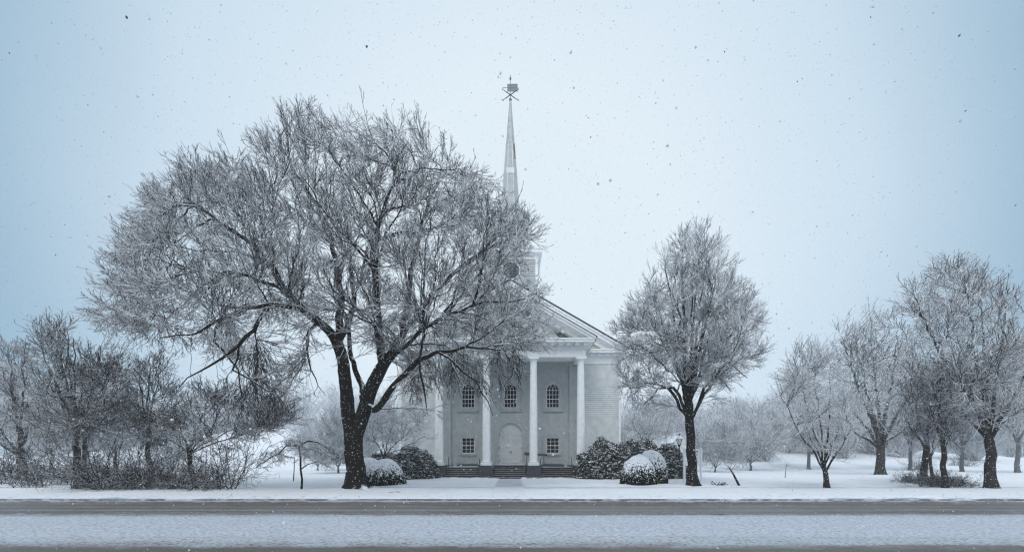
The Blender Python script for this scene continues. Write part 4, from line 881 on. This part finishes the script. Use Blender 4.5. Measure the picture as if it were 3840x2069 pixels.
# ------------------------------------------------------------------ background trees: copies of a few kinds
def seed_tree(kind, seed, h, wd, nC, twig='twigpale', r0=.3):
    """a free standing tree at the origin"""
    rng = np.random.default_rng(seed); random.seed(seed); pos0 = []; par0 = []; rad0 = []
    ft = h*(.22 if kind != 'vase' else .12); n = max(3, int(ft/.6))
    for k in range(n+1): pos0.append(np.array([.05*math.sin(k), 0, ft*k/n-.1])); par0.append(k-1); rad0.append(r0*(1-.25*k/n))
    for j in range(6):                     # main limbs
        a = j*math.pi/3+rng.uniform(-.3, .3); sp_ = rng.uniform(.15, .6) if kind != 'vase' else rng.uniform(.5, .85); prev = n
        for k in range(1, 7):
            t = k/6; rr_ = wd/2*sp_*t**.8; pos0.append(np.array([rr_*math.cos(a)+rng.normal(0, .12), rr_*math.sin(a)+rng.normal(0, .12), ft+(h*.8-ft)*t*(1-.35*sp_)])); par0.append(prev); rad0.append(r0*.45*(1-t*.85)); prev = len(pos0)-1
    def pts(m):
        A = rng.normal(0, 1, (m*3, 3)); A /= np.linalg.norm(A, axis=1)[:, None]; A *= (rng.random(len(A))**(1/4))[:, None]; A = A*np.array([wd/2, wd/2, (h-ft)/2])
        s_ = 1-.35*np.clip(A[:, 2]/(h/2), 0, 1) if kind != 'vase' else .6+.5*(A[:, 2]/h+.5)
        A[:, :2] *= s_[:, None]; A[:, 2] += (h+ft)/2; A += .35*np.sin(A[:, [1, 2, 0]]*1.3+seed); return A[A[:, 2] > ft*.9][:m]
    hv, fn = grow(pos0, par0, rad0, pts(nC//6), pts(nC), rng, lambda T: np.full(len(T), .4), sc=1.5, per2=6, per3=4, per4=0, tr=.020, thick=.02, seed=seed, flare=.3, len3=(.4, .9))
    Vh, Qh = merge(hv); Vc, Qc = merge(fn); tm = npmesh('trunk', Vh, Qh); cm = npmesh('crown', Vc, Qc)
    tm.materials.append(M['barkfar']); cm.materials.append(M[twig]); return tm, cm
kinds = {'round': seed_tree('round', 61, 13, 12, 170, r0=.22), 'vase': seed_tree('vase', 62, 10, 11, 160, r0=.16), 'tall': seed_tree('round', 63, 17, 10, 190, r0=.24), 'low': seed_tree('vase', 64, 6, 7, 110, r0=.11)}
def place(kind, x, D, rz, sc, label, group='hazy trees beyond the lawn', name='deciduous_tree'):
    X = (x*S-CXP)*D/F; z = float(ground_z(np.array([X]), np.array([D]))[0]); t = thing(name, label, 'tree', (X, D, z-.05), group); t.rotation_euler = (0, 0, rz); t.scale = (sc, sc, sc)
    tm, cm = kinds[kind]; obj('trunk', tm, None, t); obj('crown', cm, None, t); return t
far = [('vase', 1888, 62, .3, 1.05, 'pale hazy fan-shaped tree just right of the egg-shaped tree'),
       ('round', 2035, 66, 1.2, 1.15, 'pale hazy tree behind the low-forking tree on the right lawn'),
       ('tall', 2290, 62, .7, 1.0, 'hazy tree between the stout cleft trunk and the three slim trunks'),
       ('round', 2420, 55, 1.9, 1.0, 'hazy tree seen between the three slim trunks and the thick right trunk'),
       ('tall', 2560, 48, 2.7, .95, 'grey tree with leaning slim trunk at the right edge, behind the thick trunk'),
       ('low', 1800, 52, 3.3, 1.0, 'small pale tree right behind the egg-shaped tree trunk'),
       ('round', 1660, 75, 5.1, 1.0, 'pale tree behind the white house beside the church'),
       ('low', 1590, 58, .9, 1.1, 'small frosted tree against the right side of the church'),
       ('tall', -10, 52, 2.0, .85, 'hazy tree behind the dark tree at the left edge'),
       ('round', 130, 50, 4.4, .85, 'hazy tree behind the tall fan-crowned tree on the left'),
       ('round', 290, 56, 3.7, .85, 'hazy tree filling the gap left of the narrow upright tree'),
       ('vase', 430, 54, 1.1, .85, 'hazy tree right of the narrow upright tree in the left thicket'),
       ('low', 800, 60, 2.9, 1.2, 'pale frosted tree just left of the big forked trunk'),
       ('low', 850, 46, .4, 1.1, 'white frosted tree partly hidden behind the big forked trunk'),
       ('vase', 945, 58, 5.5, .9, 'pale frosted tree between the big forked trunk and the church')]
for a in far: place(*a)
# far woods: one mass
rng = np.random.default_rng(77); Vw = []; Qw = []; nw = 0
for i in range(120):
    X = rng.uniform(-190, 190) if i < 80 else rng.uniform(28, 95); Y = rng.uniform(105, 150) if i < 80 else rng.uniform(80, 115)
    if abs(X) < 12: continue
    v, q, Pt, Dt = twigs(np.tile([[X, Y, 0.]], (46, 1)), rng.normal(0, .42, (46, 3))+[0, 0, 1.1], rng.uniform(7, 13, 46), 4, rng, np.full(46, .10)); 
    J = np.repeat(np.arange(46), 16); kk = rng.integers(1, 5, len(J)); v2, q2, _, _ = twigs(Pt[J, kk], rng.normal(0, .7, (len(J), 3))+[0, 0, .6], rng.uniform(1, 3, len(J)), 2, rng, np.full(len(J), .05))
    z = float(ground_z(np.array([X]), np.array([Y]))[0])
    for vv, qq in ((v, q), (v2, q2)): vv = vv+[0, 0, z-.2]; Vw.append(vv); Qw.append(qq+nw); nw += len(vv)
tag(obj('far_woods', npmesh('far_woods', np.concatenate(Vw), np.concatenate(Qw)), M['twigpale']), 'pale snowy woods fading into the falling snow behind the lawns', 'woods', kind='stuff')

# bare brush
def brush_mesh(seed, nst, h, wd, r=.010):
    rng = np.random.default_rng(seed); s0 = np.stack([rng.normal(0, wd*.2, nst), rng.normal(0, wd*.15, nst), np.full(nst, -.05)], 1)
    d = rng.normal(0, .6, (nst, 3)); d[:, 2] = rng.uniform(.25, 1.2, nst); ln = rng.uniform(.6, 1.2, nst)*h
    V1, Q1, P1, D1 = twigs(s0, d, ln, 5, rng, np.full(nst, r*1.6), jit=.35, up=.03)
    J = np.repeat(np.arange(nst), 9); k = rng.integers(1, 6, len(J)); V2, Q2, P2, D2 = twigs(P1[J, k], D1[J, k]+rng.normal(0, .7, (len(J), 3)), ln[J]*rng.uniform(.25, .5, len(J)), 3, rng, np.full(len(J), r*.9), jit=.35, up=.0)
    K = np.repeat(np.arange(len(J)), 3); k = rng.integers(1, 4, len(K)); V3, Q3, _, _ = twigs(P2[K, k], D2[K, k]+rng.normal(0, .7, (len(K), 3)), rng.uniform(.12, .35, len(K)), 2, rng, np.full(len(K), r*.7))
    return npmesh('bare_bush', *merge([(V1, Q1), (V2, Q2), (V3, Q3)]))
bm_ = [brush_mesh(81, 34, 1.6, 2.4), brush_mesh(82, 26, 2.2, 2.0), brush_mesh(83, 46, .8, 3.0)]
M['brush'] = snowy('dark_brush', (.03, .028, .03), .4, .8, .8, 2, .3, 0, 5, .3)
for me_ in bm_: me_.materials.append(M['brush'])
for i, (k, x, y, sc, lb) in enumerate([
    (1, 20, 1218, 1.35, 'tangled brush at the left edge of the picture, under the dark tree'), (0, 90, 1222, 1.25, 'tangled brush left of the blackest trunk'), (0, 50, 1206, 1.1, 'taller brush behind the tangle at the left edge'), (1, 150, 1212, 1.2, 'upright brush just left of the blackest trunk'),
    (1, 245, 1230, 1.1, 'upright bare bush right of the slender crooked tree'), (1, 268, 1226, 1.0, 'forking bare bush with thin dark stems between the slender tree and the upright tree'), (0, 320, 1230, 1.05, 'bare bush left of the narrow upright tree'), (0, 372, 1229, .8, 'dense bare bush at the foot of the narrow upright tree'),
    (1, 408, 1230, .9, 'bare bush just right of the narrow upright tree'), (0, 445, 1231, .85, 'bare bush left of the leaning trunk'), (0, 520, 1232, .9, 'bare bush right of the leaning trunk'), (1, 560, 1231, 1.25, 'open bare bush at the right end of the left thicket'), (1, 300, 1230, 1.3, 'dark brush in the middle of the left thicket'), (0, 425, 1230, 1.2, 'dark brush between the upright tree and the leaning trunk'),
    (2, 2300, 1216, .8, 'low dark brush at the foot of the left slim trunk'), (2, 2350, 1222, .9, 'low dark brush between the slim trunks'), (2, 2400, 1222, .8, 'low dark brush right of the three slim trunks'), (0, 2310, 1180, 1.3, 'grey brush behind the three slim trunks'), (0, 2420, 1178, 1.5, 'grey brush between the slim trunks and the thick right trunk')]):
    D = gD(y); X = (x*S-CXP)*D/F; o = bpy.data.objects.new('bare_bush', bm_[k]); C.objects.link(o); o.location = (X, D, float(ground_z(np.array([X]), np.array([D]))[0])); o.rotation_euler = (0, 0, i*1.7); o.scale = (sc,)*3
    tag(o, lb, 'bush', 'bare bushes')
# young whip, stake, leaning stick, twig
def stick(name, pts, r, label, cat, mat='bark'):
    p3 = []
    for x, y, D in pts: X, Z = G(x, y, D); p3.append((X, D, Z))
    gz = float(ground_z(np.array([p3[0][0]]), np.array([p3[0][1]]))[0]); p3[0] = (p3[0][0], p3[0][1], gz-.04)
    mb = MB(p3[0]); mb.tube(p3, r, 6)
    for k in range(5):
        t = random.uniform(.45, .95); a = Vector(p3[-2]).lerp(Vector(p3[-1]), t); d = Vector((random.uniform(-.4, .4), random.uniform(-.3, .3), random.uniform(.05, .4))); mb.tube([a, a+d*.5, a+d*.9+Vector((0, 0, .05))], .008, 4)
    tag(mb.build(name, M[mat], loc=p3[0]), label, cat)
stick('broken_branch', [(1860, 1216, 24), (1845, 1192, 24), (1832, 1172, 24)], [.07, .05, .02], 'dark branch stuck in the snow leaning left, right of the egg-shaped tree', 'branch')
stick('sapling', [(738, 1206, 28), (740, 1180, 28), (741, 1150, 28)], [.04, .03, .025], 'thin stake-like sapling behind the umbrella-shaped tree', 'sapling')
stick('sapling', [(592, 1232, 21.5), (600, 1210, 21.5), (612, 1185, 21.5), (622, 1150, 21.5)], [.03, .025, .015, .008], 'thin leaning sapling right of the left thicket', 'sapling')
stick('sapling', [(1975, 1200, 34), (1977, 1180, 34), (1978, 1165, 34)], [.03, .02, .01], 'thin upright whip on the snow between the leaning branch and the low-forking tree', 'sapling')
mb = MB(); 
for k in range(16):
    a = Vector((random.uniform(-.35, .35), random.uniform(-.2, .2), .02)); d = Vector((random.uniform(-.35, .35), random.uniform(-.2, .2), random.uniform(.02, .2))); mb.tube([a, a+d*.6, a+d], random.uniform(.01, .03), 5)
D = 24; X, _ = G(1812, 1214, D); tag(mb.build('brushwood', M['bark'], loc=(X, D, float(ground_z(np.array([X]), np.array([D]))[0]))), 'small pile of broken branches on the snow just right of the egg-shaped tree', 'branches')
mb = MB(); D = 18.4; X, _ = G(978, 1243, D); mb.tube([(0, 0, .03), (.25, .1, .05), (.5, .15, .03)], .008, 5); mb.tube([(.25, .1, .05), (.4, .25, .06)], .006, 4); tag(mb.build('fallen_twig', M['bark'], loc=(X, D, float(ground_z(np.array([X]), np.array([D]))[0]))), 'single twig lying on the snow right of the big trunk', 'twig')

# ------------------------------------------------------------------ evergreen shrubs
def blob(shape, n, rng):
    """directions on an upper dome; shape(dir)->radius vector"""
    d = rng.normal(0, 1, (n, 3)); d[:, 2] = np.abs(d[:, 2]); return d/np.linalg.norm(d, axis=1)[:, None]
def lumpy(d, seed, amp): return 1+amp*np.sin(d[:, 0]*5+seed)*np.sin(d[:, 1]*4+seed*2)+amp*.7*np.sin(d[:, 2]*7+d[:, 0]*6+seed*3)+amp*.5*np.sin(d[:, 0]*13+d[:, 2]*11+seed)
def core(rx, ry, h, seed, amp, k=.93):
    n1, n2 = 40, 16; V = []; 
    for j in range(n2+1):
        e_ = math.pi/2*j/n2
        for i in range(n1): a = 2*math.pi*i/n1; V.append((math.cos(a)*math.cos(e_), math.sin(a)*math.cos(e_), math.sin(e_)))
    d = np.array(V); r = lumpy(d, seed, amp)*k; V = d*r[:, None]*np.array([rx, ry, h])
    V[:, :2] *= (1-.16*np.clip(1-V[:, 2]/h/.25, 0, 1))[:, None]**1
    i = np.arange(n2)[:, None]*n1+np.arange(n1)[None]; j = np.arange(n2)[:, None]*n1+(np.arange(n1)+1)[None] % n1
    return V, np.stack([i, j, j+n1, i+n1], 2).reshape(-1, 4)
def rhodo(rx, ry, h, n, seed, name='rhododendron'):
    rng = np.random.default_rng(seed); d = blob(None, n, rng); r = lumpy(d, seed, .07)*rng.uniform(.84, 1.04, n); c = d*r[:, None]*np.array([rx, ry, h]); c[:, 2] = np.maximum(c[:, 2], .15)
    tuft = rng.uniform(.7, 1.4, n); Vs = []; L_ = 9
    ax = d*.6+rng.normal(0, .25, (n, 3)); ax[:, 2] += .7; ax /= np.linalg.norm(ax, axis=1)[:, None]
    u = np.cross(ax, [.3, .5, .1]); u /= np.linalg.norm(u, axis=1)[:, None]; v = np.cross(ax, u)
    for k in range(L_):
        a = 2*np.pi*k/L_+rng.random(n); o_ = u*np.cos(a)[:, None]+v*np.sin(a)[:, None]; s_ = np.cross(ax, o_)
        ln = (.19*tuft)[:, None]; wd_ = (.034*tuft)[:, None]; dr = rng.uniform(-.15, .75, n)[:, None]
        m = c+o_*ln*.5+ax*ln*.18; tip_ = c+o_*ln*.95-np.array([0, 0, 1])*ln*dr
        Vs.append(np.stack([c, m+s_*wd_, tip_, m-s_*wd_], 1))
    V = np.concatenate(Vs).reshape(-1, 3); Q = np.arange(len(V)).reshape(-1, 4)
    Vc, Qc = core(rx, ry, h, seed, .07, .84); return npmesh(name, *merge([(V, Q), (Vc, Qc)]), smooth=False)
def shrub(name, mesh, X, Y, mat, label, cat, group):
    z = float(ground_z(np.array([X]), np.array([Y]))[0]); return tag(obj(name, mesh, mat, None, (X, Y, z-.06)), label, cat, group)
def at(x, D): return (x*S-CXP)*D/F
shrub('rhododendron', rhodo(2.0, 1.5, 2.55, 2300, 91), at(1040, 33), 33.0, M['leaf'], 'round snow-tipped rhododendron at the left end of the church steps', 'shrub', 'rhododendrons')
shrub('rhododendron', rhodo(1.9, 1.4, 2.1, 1900, 92), at(975, 32.6), 32.8, M['leaf'], 'rhododendron behind the left clipped mounds, greyer and further left', 'shrub', 'rhododendrons')
shrub('rhododendron', rhodo(2.6, 1.5, 2.95, 3000, 93), at(1527, 33.2), 33.4, M['leaf'], 'large rhododendron against the right end of the steps and column', 'shrub', 'rhododendrons')
shrub('rhododendron', rhodo(2.6, 1.5, 3.1, 3100, 94), at(1608, 33.2), 33.8, M['leaf'], 'large rhododendron behind the right pair of clipped mounds', 'shrub', 'rhododendrons')
shrub('rhododendron', rhodo(1.7, 1.3, 2.65, 1900, 95), at(1683, 32.8), 33.0, M['leaf'], 'smaller rhododendron at the foot of the lamp post', 'shrub', 'rhododendrons')
def yew(rx, ry, h, n, seed, pw=1.0):
    rng = np.random.default_rng(seed); d = blob(None, n, rng); r = lumpy(d, seed, .022)*rng.uniform(.955, 1.03, n); c = d*r[:, None]*np.array([rx, ry, h])
    # needle sprays lying along the surface
    nrm_ = d/np.array([rx, ry, h]); nrm_ /= np.linalg.norm(nrm_, axis=1)[:, None]; nj = nrm_+rng.normal(0, .33, (n, 3)); nj /= np.linalg.norm(nj, axis=1)[:, None]
    u = np.cross(nj, rng.normal(0, 1, (n, 3))); u /= np.linalg.norm(u, axis=1)[:, None]; v = np.cross(nj, u); s_ = rng.uniform(.03, .065, n)[:, None]
    V = np.stack([c-u*s_, c+v*s_*.8, c+u*s_*1.1, c-v*s_*.8], 1).reshape(-1, 3); Q = np.arange(len(V)).reshape(-1, 4)
    Vc, Qc = core(rx, ry, h, seed, .022, .965); nl = len(Q)+len(Qc)
    n1, n2 = 220, 80; a = (np.arange(n1)*2*np.pi/n1)[None]+0*np.arange(n2+1)[:, None]; e_ = (np.pi/2*np.arange(n2+1)/n2)[:, None]+0*a
    dd = np.stack([np.cos(a)*np.cos(e_), np.sin(a)*np.cos(e_), np.sin(e_)], 2).reshape(-1, 3)
    g1 = fbm(dd[:, 0]*16+seed, dd[:, 1]*16+dd[:, 2]*7, 4, seed); g2 = fbm(dd[:, 0]*40, dd[:, 1]*40+dd[:, 2]*31, 3, seed+3)
    cov = dd[:, 2]-.50+.32*g1+.85*g2; Vs = dd*(lumpy(dd, seed, .022)*(1.012+.03*np.clip(cov*3, -.8, 1)+.012*g2))[:, None]*np.array([rx, ry, h])
    i = np.arange(n2)[:, None]*n1+np.arange(n1)[None]; j = np.arange(n2)[:, None]*n1+(np.arange(n1)+1)[None] % n1
    Qs = np.stack([i, j, j+n1, i+n1], 2).reshape(-1, 4); Qs = Qs[cov[Qs].mean(1) > 0]
    Va, Qa = merge([(V, Q), (Vc, Qc), (Vs, Qs)]); return npmesh('clipped_bush', Va, Qa, False, np.r_[np.zeros(nl), np.ones(len(Qs))])
YG = 'clipped mound bushes'
shrub('clipped_bush', yew(1.22, 1.15, 1.50, 9000, 101), at(965, 24.6), 24.9, [M['yew'], M['snow']], 'front clipped mound bush just right of the big trunk', 'bush', YG)
shrub('clipped_bush', yew(1.25, 1.2, 1.62, 9000, 102), at(922, 26.6), 27.0, [M['yew'], M['snow']], 'clipped mound bush half hidden behind the big trunk', 'bush', YG)
shrub('clipped_bush', yew(1.05, 1.05, 1.76, 9000, 103), at(1606, 25), 25.0, [M['yew'], M['snow']], 'lower front clipped mound of the pair before the right rhododendrons', 'bush', YG)
shrub('clipped_bush', yew(1.0, 1.0, 2.12, 9000, 104), at(1642, 26.1), 26.3, [M['yew'], M['snow']], 'taller rear clipped mound of the pair before the right rhododendrons', 'bush', YG)

# ------------------------------------------------------------------ lamp, sign, houses, board
LD = 32.0; lx = (2547-CXP)*LD/F; lz = float(ground_z(np.array([lx]), np.array([LD]))[0])
lamp = thing('lamp_post', 'black lantern street lamp behind the right rhododendron', 'lamp post', (lx, LD, lz)); LO = (lx, LD, lz)
mb = MB(LO); mb.lathe(lx, LD, [(.12, lz-.05), (.12, lz+.25), (.06, lz+.35), (.05, 2.5), (.045, 2.62), (.09, 2.66), (.11, 2.72), (.09, 2.76)], 14); mb.build('pole', M['iron'], lamp, smooth=True)
mb = MB(LO); mb.lathe(lx, LD, [(.10, 2.78), (.225, 3.17)], 6); gl = mb.build('lantern_glass', M['lampglass'], lamp)
mb = MB(LO)
for k in range(6): a = 2*math.pi*k/6; mb.tube([(lx+.105*math.cos(a), LD+.105*math.sin(a), 2.76), (lx+.235*math.cos(a), LD+.235*math.sin(a), 3.18)], .013, 5)
mb.lathe(lx, LD, [(.13, 2.72), (.13, 2.78)], 6); mb.lathe(lx, LD, [(.25, 3.17), (.26, 3.20)], 6); mb.build('lantern_frame', M['iron'], lamp)
mb = MB(LO); mb.lathe(lx, LD, [(.29, 3.20), (.26, 3.24), (.19, 3.38), (.10, 3.44), (.07, 3.45)], 14); mb.build('lantern_roof', M['snow'], lamp, smooth=True)
mb = MB(LO); mb.lathe(lx, LD, [(.06, 3.45), (.08, 3.48), (.03, 3.50), (.03, 3.54), (.06, 3.60), (.01, 3.66)], 10); mb.build('finial', M['iron'], lamp, smooth=True)
SD = 27.4; sx0 = (2566-CXP)*SD/F; sx1 = (2622-CXP)*SD/F+.1; sz = .12
sign = thing('sign', 'white church notice sign on a square post, half hidden behind the egg-shaped tree trunk', 'sign', (sx0, SD, sz)); SO = (sx0, SD, sz)
for i, x in enumerate((sx0, sx1+.02)):
    mb = MB(SO); mb.box(x-.06, x+.06, SD-.06, SD+.06, sz-.1, 2.22); mb.box(x-.09, x+.09, SD-.09, SD+.09, 2.22, 2.27)
    mb.lathe(x, SD, [(.05, 2.27), (.07, 2.31), (.06, 2.36), (.01, 2.40)], 10); mb.build('post', M['paint'], sign)
mb = MB(SO); b0, b1 = sx0+.09, sx1-.06; zb_, zt_ = 1.22, 2.08
mb.box(b0, b1, SD-.02, SD+.02, zb_, zt_)
mb.prismY([((b0+b1)/2-.1, zt_), (b1, zt_), (b1, zt_+.24), ((b0+b1)/2+.12, zt_+.24), ((b0+b1)/2, zt_+.1)], SD-.02, SD+.02)
for (p0, p1) in (((b0, zb_), (b1, zb_)), ((b0, zt_), (b1, zt_))): mb.box(p0[0], p1[0], SD-.035, SD-.021, p0[1]-.015, p0[1]+.015)
mb.box(b0-.015, b0+.015, SD-.034, SD-.0215, zb_, zt_)
bd = mb.build('board', M['paint'], sign)
def stext(t_, size, x, z): 
    o = text('lettering', t_, size, (x, SD-.026, z), M['ink'], bd, .003); return o
stext('F', .17, b0+.11, 1.76); xr_ = b1-.2
stext('FI', .17, xr_, 1.86); stext('Y1', .17, xr_, 1.64); stext('UI', .17, xr_, 1.42)
mb = MB(SO)                                   # sailing ship emblem
ex_, ez_ = xr_, 2.1
mb.prismY([(ex_-.11, ez_), (ex_+.11, ez_), (ex_+.08, ez_-.05), (ex_-.08, ez_-.05)], SD-.027, SD-.022)
mb.prismY([(ex_-.09, ez_+.02), (ex_-.01, ez_+.02), (ex_-.01, ez_+.13)], SD-.027, SD-.022); mb.prismY([(ex_+.01, ez_+.02), (ex_+.09, ez_+.02), (ex_+.01, ez_+.16)], SD-.027, SD-.022)
mb.build('emblem', M['ink'], bd)
def house(x0, x1, D, eave, ridge, dep, axis, label, wins, name='house'):
    X0, X1 = at(x0/S, D), at(x1/S, D); cx = (X0+X1)/2; g = float(ground_z(np.array([cx]), np.array([D]))[0])-.3; Og = (cx, D, g); h = thing(name, label, 'house', Og)
    mb = MB(Og)
    if axis == 'front': mb.prismY([(X0, g), (X1, g), (X1, eave), (cx, ridge-.12), (X0, eave)], D, D+dep)
    else: mb.prismX([(D, g), (D+dep, g), (D+dep, eave), (D+dep/2, ridge-.12), (D, eave)], X0, X1)
    mb.build('wall', M['wallpaint'], h); mb = MB(Og)
    if axis == 'front':
        sl_ = (ridge-eave)/(cx-X0)
        for s in (-1, 1): mb.prismY([(cx, ridge), (cx+s*((X1-X0)/2+.35), eave-.35*sl_+.12), (cx+s*((X1-X0)/2+.35), eave-.35*sl_), (cx, ridge-.13)], D-.3, D+dep+.3)
    else:
        sl_ = (ridge-eave)/(dep/2)
        for s in (-1, 1): yc = D+dep/2; mb.prismX([(yc, ridge), (yc+s*(dep/2+.35), eave-.35*sl_+.12), (yc+s*(dep/2+.35), eave-.35*sl_), (yc, ridge-.13)], X0-.3, X1+.3)
    mb.build('roof', M['snow'], h)
    for (wx, wz, ww, wh) in wins:
        mb = MB(Og); mb.ring(rect(cx+wx-ww/2-.1, cx+wx+ww/2+.1, wz-.1, wz+wh+.1), rect(cx+wx-ww/2, cx+wx+ww/2, wz, wz+wh), D-.05, D); mb.box(cx+wx-.02, cx+wx+.02, D-.03, D-.012, wz, wz+wh); mb.box(cx+wx-ww/2, cx+wx+ww/2, D-.029, D-.013, wz+wh/2-.02, wz+wh/2+.02)
        f_ = mb.build('window', M['paint'], h); mb = MB(Og); mb.box(cx+wx-ww/2, cx+wx+ww/2, D-.011, D-.003, wz, wz+wh); mb.build('pane', M['glass'], f_)
house(2515, 2592, 62, 3.9, 5.8, 9, 'front', 'white gabled house just behind the lantern lamp', [(1.1, 2.0, .9, 1.3)])
house(2455, 2520, 66, 3.2, 4.9, 6, 'side', 'lower white wing with snowy roof left of the lantern lamp', [], 'outbuilding')
house(2600, 2632, 70, 3.3, 4.6, 6, 'side', 'small grey-white building with snowy roof right of the egg-shaped tree trunk', [(0, 1.6, .9, 1.1)], 'outbuilding')
house(1180, 1290, 72, 3.4, 5.2, 8, 'side', 'pale low house with dark windows just left of the big forked trunk', [(1.2, .9, 1.1, 1.2), (-.8, .9, 1.1, 1.2), (2.5, .9, .5, 1.2)])
mb = MB((CH+1.5, 37.1, 0)); X0, Z0 = P(1967, 1700, 37.1); X1, Z1 = P(2052, 1705, 37.1)
mb.prismY([(X0, Z0-.13), (X1, Z1-.07), (X1, Z1+.07), (X0, Z0+.14)], 37.08, 37.12)
for x in (X0+.2, X1-.3): mb.tube([(x, 37.1, FZ), (x, 37.1, Z0)], .03, 6)
tag(mb.build('bench', M['granite'], loc=(CH+1.5, 37.1, 0)), 'dark grey bench back seen behind the third column on the porch', 'bench')

# ------------------------------------------------------------------ falling snow
rng = np.random.default_rng(3)
def flakes(n, lo, hi, s0, s1):
    c = np.stack([rng.uniform(lo[0], hi[0], n), rng.uniform(lo[1], hi[1], n), rng.uniform(lo[2], hi[2], n)], 1); s = rng.uniform(s0, s1, n)**1; return c, s
cs = [flakes(60000, (-32, 3, .3), (32, 30, 24), .006, .017), flakes(1500, (-9, 1.4, .3), (9, 6.5, 8), .003, .0065)]
big_ = [(475, 66, 2.0, .010), (35, 200, 2.4, .008), (3597, 135, 1.9, .012), (2990, 307, 2.5, .008), (3620, 417, 2.4, .009), (3808, 770, 2.3, .009), (3055, 968, 2.6, .007), (3265, 65, 2.4, .008), (1375, 175, 1.8, .012), (2717, 195, 2.2, .009), (325, 1010, 2.5, .007), (208, 955, 2.6, .007), (2215, 515, 2.4, .008), (1280, 283, 2.6, .007), (2080, 225, 2.6, .007), (330, 395, 2.6, .007)]
cs.append((np.array([(P(x, y, D)[0], D, P(x, y, D)[1]) for x, y, D, s in big_]), np.array([b_[3]*(.62 if i else .8) for i, b_ in enumerate(big_)])))
c = np.concatenate([a for a, b_ in cs]); s = np.concatenate([b_ for a, b_ in cs]); n = len(c)
oct_ = np.array([(1, 0, 0), (-1, 0, 0), (0, 1, 0), (0, -1, 0), (0, 0, 1), (0, 0, -1)], float); tri = np.array([(0, 2, 4), (2, 1, 4), (1, 3, 4), (3, 0, 4), (2, 0, 5), (1, 2, 5), (3, 1, 5), (0, 3, 5)])
ax = rng.normal(0, 1, (n, 3)); ax /= np.linalg.norm(ax, axis=1)[:, None]; u = np.cross(ax, [.3, .2, .9]); u /= np.linalg.norm(u, axis=1)[:, None]; v = np.cross(ax, u)
e_ = oct_[None]*rng.uniform(.65, 1.15, (n, 6, 1)); Vf = c[:, None]+s[:, None, None]*(e_[:, :, :1]*ax[:, None]+e_[:, :, 1:2]*u[:, None]+e_[:, :, 2:]*v[:, None])
Tf = (np.arange(n)*6)[:, None, None]+tri[None]
M['flake'] = simple('falling_flake', (.62, .65, .70), .8, .1)
mi = np.zeros(n*8, int); mi[-len(big_)*8:] = 1
tag(obj('falling_snow', npmesh('falling_snow', Vf.reshape(-1, 3), Tf.reshape(-1, 3), False, mi), [M['flake'], simple('dark_speck', (.10, .09, .11), .8, .3)]), 'loose flakes of falling snow in the air', 'snowflakes', kind='stuff')  # the few large near specks get a darker colour
# ------------------------------------------------------------------ haze
mb = MB(); mb.box(-340, 340, -62, 340, -2.2, 43.5); hz_ = mb.build('haze', None)
m = bpy.data.materials.new('snowy_air'); m.use_nodes = True; n = m.node_tree; n.nodes.clear(); o_ = n.nodes.new('ShaderNodeOutputMaterial'); pv = n.nodes.new('ShaderNodeVolumePrincipled')
pv.inputs['Color'].default_value = (.93, .96, 1, 1); pv.inputs['Density'].default_value = .0011; pv.inputs['Anisotropy'].default_value = 0.0; n.links.new(pv.outputs[0], o_.inputs['Volume']); hz_.data.materials.append(m)
tag(hz_, 'pale air thick with falling snow', 'haze', kind='stuff')
